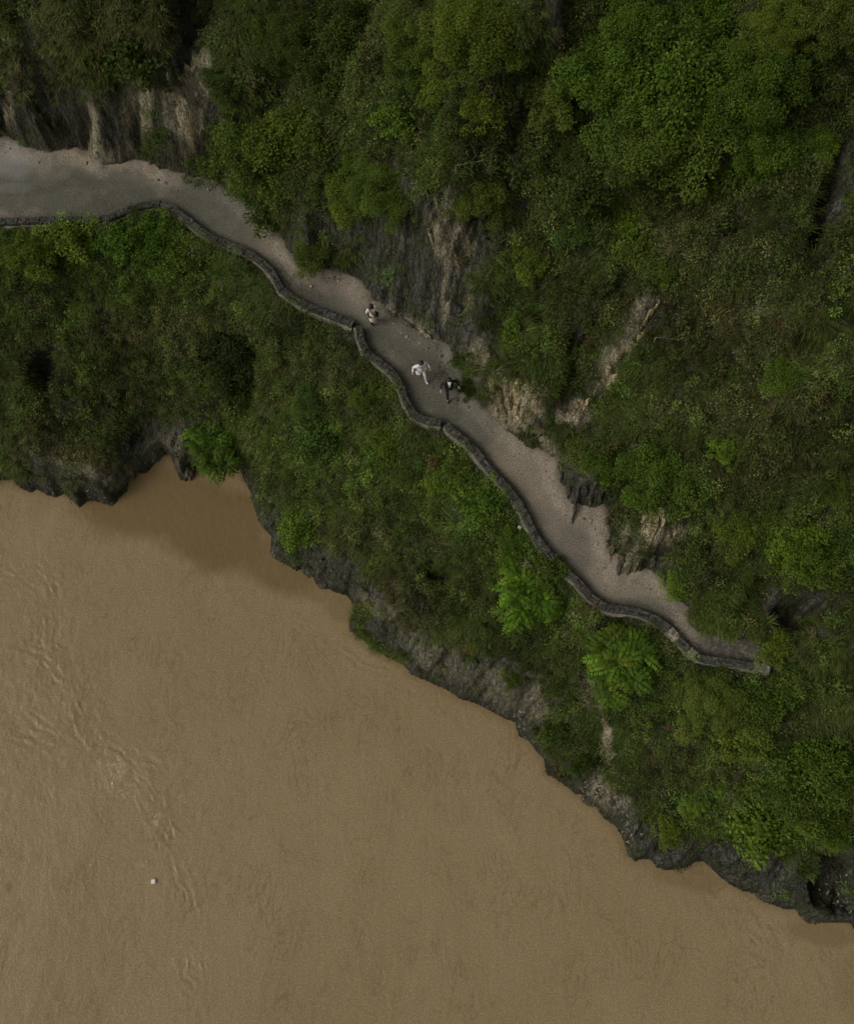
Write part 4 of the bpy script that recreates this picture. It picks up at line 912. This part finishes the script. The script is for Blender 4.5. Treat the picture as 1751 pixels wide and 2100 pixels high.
# ------------------------------------------------------------------ people
M_SKIN = plain('skin', (.50, .30, .22), .6, .06); M_HAIR = plain('dark_hair', (.018, .012, .010), .45, .3); M_HAIR2 = plain('reddish_hair', (.040, .014, .018), .45, .3)
M_BEIGE = None
k = NB('beige_striped_cloth'); p = k.pos(); wv = k.n.new('ShaderNodeTexWave'); wv.inputs['Scale'].default_value = 7; k.l.new(p, wv.inputs['Vector']); k.base(k.ramp(wv.outputs['Fac'], [(.3, (.60, .48, .35)), (.6, (.82, .70, .55))])); k.rough(.9, .1); M_BEIGE = k.m
M_WCLOTH = plain('white_cloth', (.74, .73, .70), .85, .05); M_BLACK = plain('black_cloth', (.016, .016, .018), .8, .2); M_BROWN = plain('brown_leather', (.06, .028, .018), .5, .2); M_DARKSHOE = plain('dark_shoe', (.03, .028, .028), .6, .2)
DG_ = None
def skin(name, pts, edges, m, root=0, sub=2):
    """one continuous surface grown round a skeleton; pts: name -> (x, y, z, radius)"""
    names = list(pts); me = bpy.data.meshes.new(name + '_tmp'); me.from_pydata([pts[n_][:3] for n_ in names], [(names.index(a), names.index(b)) for a, b in edges], [])
    o = bpy.data.objects.new(name + '_tmp', me); C.objects.link(o); md = o.modifiers.new('skin', 'SKIN'); md.branch_smoothing = .4
    for i, n_ in enumerate(names):
        sv = me.skin_vertices[0].data[i]; r_ = pts[n_][3]; sv.radius = (r_, r_) if not isinstance(r_, tuple) else r_; sv.use_root = i == root
    if sub: sb = o.modifiers.new('sub', 'SUBSURF'); sb.levels = sb.render_levels = sub
    bpy.context.view_layer.update(); dg = bpy.context.evaluated_depsgraph_get(); out = bpy.data.meshes.new_from_object(o.evaluated_get(dg)); out.name = name
    bpy.data.objects.remove(o); out.materials.clear(); out.materials.append(m); out.polygons.foreach_set('use_smooth', np.ones(len(out.polygons), bool)); return out
def person(label, px, py, heading, pose, hair_m, hair_len, parts):
    J = {'pelvis': (0, 0, .92, .125), 'spine': (0, pose['lean'] * .3, 1.10, .11), 'chest': (0, pose['lean'] * .7, 1.29, .125), 'neckb': (0, pose['lean'], 1.42, .055), 'neck': (0, pose['lean'] + .015, 1.47, .05),
         'skull': (0, pose['lean'] + .03, 1.56, .088), 'crown': (0, pose['lean'] + .02, 1.63, .07), 'jaw': (0, pose['lean'] + .07, 1.515, .045), 'nose': (0, pose['lean'] + .125, 1.55, .012)}
    E = [('pelvis', 'spine'), ('spine', 'chest'), ('chest', 'neckb'), ('neckb', 'neck'), ('neck', 'skull'), ('skull', 'crown'), ('skull', 'jaw'), ('skull', 'nose')]
    for sd_, sg in (('l', -1), ('r', 1)):
        el, wr = pose['arm_' + sd_]; kn, an = pose['leg_' + sd_]; yl = pose['lean'] * .9
        J['sh' + sd_] = (sg * .165, yl, 1.375, .058); J['el' + sd_] = (*el, .042); J['wr' + sd_] = (*wr, .027)
        ev, wv_ = Vector(el), Vector(wr); f_ = (wv_ - ev).normalized(); side = f_.cross(Vector((0, 0, 1))); side = side.normalized() if side.length > .1 else Vector((0, 1, 0)); dn_ = f_.cross(side)
        pm = wv_ + f_ * .06; J['pm' + sd_] = (*pm, .030); E += [('chest', 'sh' + sd_), ('sh' + sd_, 'el' + sd_), ('el' + sd_, 'wr' + sd_), ('wr' + sd_, 'pm' + sd_)]
        for q, (o_, l_) in enumerate(((-.033, .062), (-.011, .075), (.011, .07), (.033, .055))):
            a_ = pm + side * o_ + f_ * .03; b_ = a_ + f_ * l_ * .6 + dn_ * .012; c_ = b_ + f_ * l_ * .35 + dn_ * .03
            J[f'fa{q}' + sd_] = (*a_, .010); J[f'fb{q}' + sd_] = (*b_, .009); J[f'fc{q}' + sd_] = (*c_, .008); E += [('pm' + sd_, f'fa{q}' + sd_), (f'fa{q}' + sd_, f'fb{q}' + sd_), (f'fb{q}' + sd_, f'fc{q}' + sd_)]
        ta = wv_ + f_ * .035 + side * .04 * -sg; tb_ = ta + f_ * .05 + side * .02 * -sg + dn_ * .02; J['ta' + sd_] = (*ta, .012); J['tb' + sd_] = (*tb_, .010); E += [('wr' + sd_, 'ta' + sd_), ('ta' + sd_, 'tb' + sd_)]
        J['hip' + sd_] = (sg * .085, 0, .86, .092); J['kn' + sd_] = (*kn, .055); J['an' + sd_] = (*an, .038); J['he' + sd_] = (an[0], an[1] - .03, an[2] - .045, .035); J['to' + sd_] = (an[0] + sg * .02, an[1] + .15, max(an[2] - .055, .03), .03)
        E += [('pelvis', 'hip' + sd_), ('hip' + sd_, 'kn' + sd_), ('kn' + sd_, 'an' + sd_), ('an' + sd_, 'he' + sd_), ('an' + sd_, 'to' + sd_)]
    x_, y_ = unproj(px, py, ZP); o = link('person', skin('person', J, E, M_SKIN), label=label, cat='person', group='walkers on the path', loc=(float(x_), float(y_), ZP + .015)); o.rotation_euler = (0, 0, math.atan2(-heading[0], heading[1])); o.scale = (1.06,) * 3
    # hair: a cap over the skull, falling to the length of the photograph
    hc_ = Vector((0, pose['lean'] + .012, 1.575)); rings = []; n, m_ = 14, 9; pb = PB(); vs = []
    for i in range(m_):
        ph_ = math.pi * .62 * i / (m_ - 1)
        for j in range(n):
            th = 2 * math.pi * j / n; fr = max(0, math.sin(th)); ph2 = ph_ * (1 - .38 * fr)
            v_ = hc_ + Vector((math.cos(th) * math.sin(ph2) * .112, math.sin(th) * math.sin(ph2) * .125, math.cos(ph2) * .118))
            if i == m_ - 1 and fr <= 0: v_ += Vector((0, -.015, -hair_len))
            elif i == m_ - 2 and fr <= 0: v_ += Vector((0, -.01, -hair_len * .5))
            vs.append(v_)
    pb.add(vs, [(i * n + j, i * n + (j + 1) % n, (i + 1) * n + (j + 1) % n, (i + 1) * n + j) for i in range(m_ - 1) for j in range(n)])
    link('hair', pb.build('hair', hair_m, True), o)
    for sg in (-1, 1):
        e = PB(); v_, f_ = blob_stone(random.Random(1), .013); e.add([(a + sg * .034, b + pose['lean'] + .106, c_ + 1.568) for a, b, c_ in v_], f_); link('eye', e.build('eye', M_HAIR, True), o)
        e = PB(); e.add([(a * .6 + sg * .092, b + pose['lean'] + .02, c_ * 1.6 + 1.55) for a, b, c_ in v_], f_); link('ear', e.build('ear', M_SKIN, True), o)
    for (nm, joints, fat, m2, extra) in parts:
        K = {q: (*J[q][:3], J[q][3] * fat + .006) for q in joints}; K.update(extra)
        EE = [(a, b) for a, b in E if a in K and b in K] + [(a, b) for a, b in EXTRA if a in K and b in K and (a in extra or b in extra)]
        link(nm, skin(nm, K, EE, m2), o)
    return o, J
EXTRA = [('pelvis', 'hem'), ('pelvis', 'sk1'), ('sk1', 'sk2'), ('sk2', 'sk3'), ('chest', 'st1')]
TOP = ['pelvis', 'spine', 'chest', 'neckb', 'shl', 'ell', 'wrl', 'shr', 'elr', 'wrr']; LEGS = ['pelvis', 'hipl', 'knl', 'anl', 'hipr', 'knr', 'anr']
# the lone walker: beige, seen from behind
o1, J1 = person('person in a long beige striped top with brown strap, walking alone up the path', 766, 664, (-.25, 1), dict(lean=.03,
    arm_l=((-.25, .0, 1.12), (-.20, .16, 1.05)), arm_r=((.27, .02, 1.14), (.16, .22, 1.22)), leg_l=((-.09, .06, .48), (-.09, -.10, .085)), leg_r=((.09, .10, .49), (.09, .16, .085))), M_HAIR, .03,
    [('long_top', TOP, 1.30, M_BEIGE, {'sk1': (0, 0, .74, .175), 'sk2': (0, 0, .50, .19), 'sk3': (0, 0, .32, .19)}), ('trousers', LEGS, 1.12, M_BLACK, {})])
pb = PB(); pb.tube([(-.15, .10, 1.40), (-.13, .0, 1.455), (-.07, -.12, 1.36), (.02, -.165, 1.20), (.12, -.165, 1.02), (.19, -.08, .92)], [.022] * 6, 6); link('shoulder_strap', pb.build('shoulder_strap', M_BROWN, True), o1)
pb = PB(); stone_block(pb, lambda s_, t_: (.17 + t_, -.12 + s_), 0, .18, 0, .10, .74, .94, (1, 1, 1), random.Random(3)); link('bag', pb.build('bag', M_BROWN), o1)
# the walker in white, striding towards the lower right
o2, J2 = person('person in a white jacket and white trousers with dark reddish hair, striding down the path', 863, 772, (.42, -.9), dict(lean=.06,
    arm_l=((-.33, .04, 1.15), (-.34, .22, 1.02)), arm_r=((.33, -.06, 1.15), (.42, .06, .97)), leg_l=((-.09, .24, .52), (-.10, .36, .085)), leg_r=((.10, .08, .46), (.10, -.22, .14))), M_HAIR2, .30,
    [('jacket', TOP, 1.30, M_WCLOTH, {'hem': (0, 0, .80, .155)}), ('trousers', LEGS, 1.22, M_WCLOTH, {}), ('shoe', ['anl', 'hel', 'tol'], 1.2, M_WCLOTH, {}), ('shoe', ['anr', 'her', 'tor'], 1.2, M_WCLOTH, {})])
# the walker in black, by the cliff
o3, J3 = person('person in a black jacket over a white shirt with black trousers, walking beside the cliff', 919, 806, (.12, -1), dict(lean=.05,
    arm_l=((-.35, .0, 1.16), (-.42, .16, 1.00)), arm_r=((.33, .04, 1.15), (.38, .24, 1.02)), leg_l=((-.10, .05, .46), (-.12, -.26, .15)), leg_r=((.08, .26, .52), (.07, .38, .085))), M_HAIR, .06,
    [('jacket', TOP, 1.30, M_BLACK, {'hem': (0, 0, .82, .15)}), ('trousers', LEGS, 1.12, M_BLACK, {}), ('shoe', ['anl', 'hel', 'tol'], 1.15, M_DARKSHOE, {}), ('shoe', ['anr', 'her', 'tor'], 1.15, M_DARKSHOE, {})])
pb = PB(); pb.add([(-.085, .08, 1.47), (.085, .08, 1.47), (.055, .20, 1.38), (.012, .225, 1.12), (-.055, .20, 1.38), (-.012, .225, 1.12), (-.06, .10, 1.36), (.06, .10, 1.36), (0, .10, 1.12)],
    [(0, 1, 2, 4), (4, 2, 3, 5), (0, 4, 6), (1, 7, 2), (4, 5, 8, 6), (2, 7, 8, 3), (3, 8, 5)]); link('shirt_front', pb.build('shirt_front', M_WCLOTH), o3)
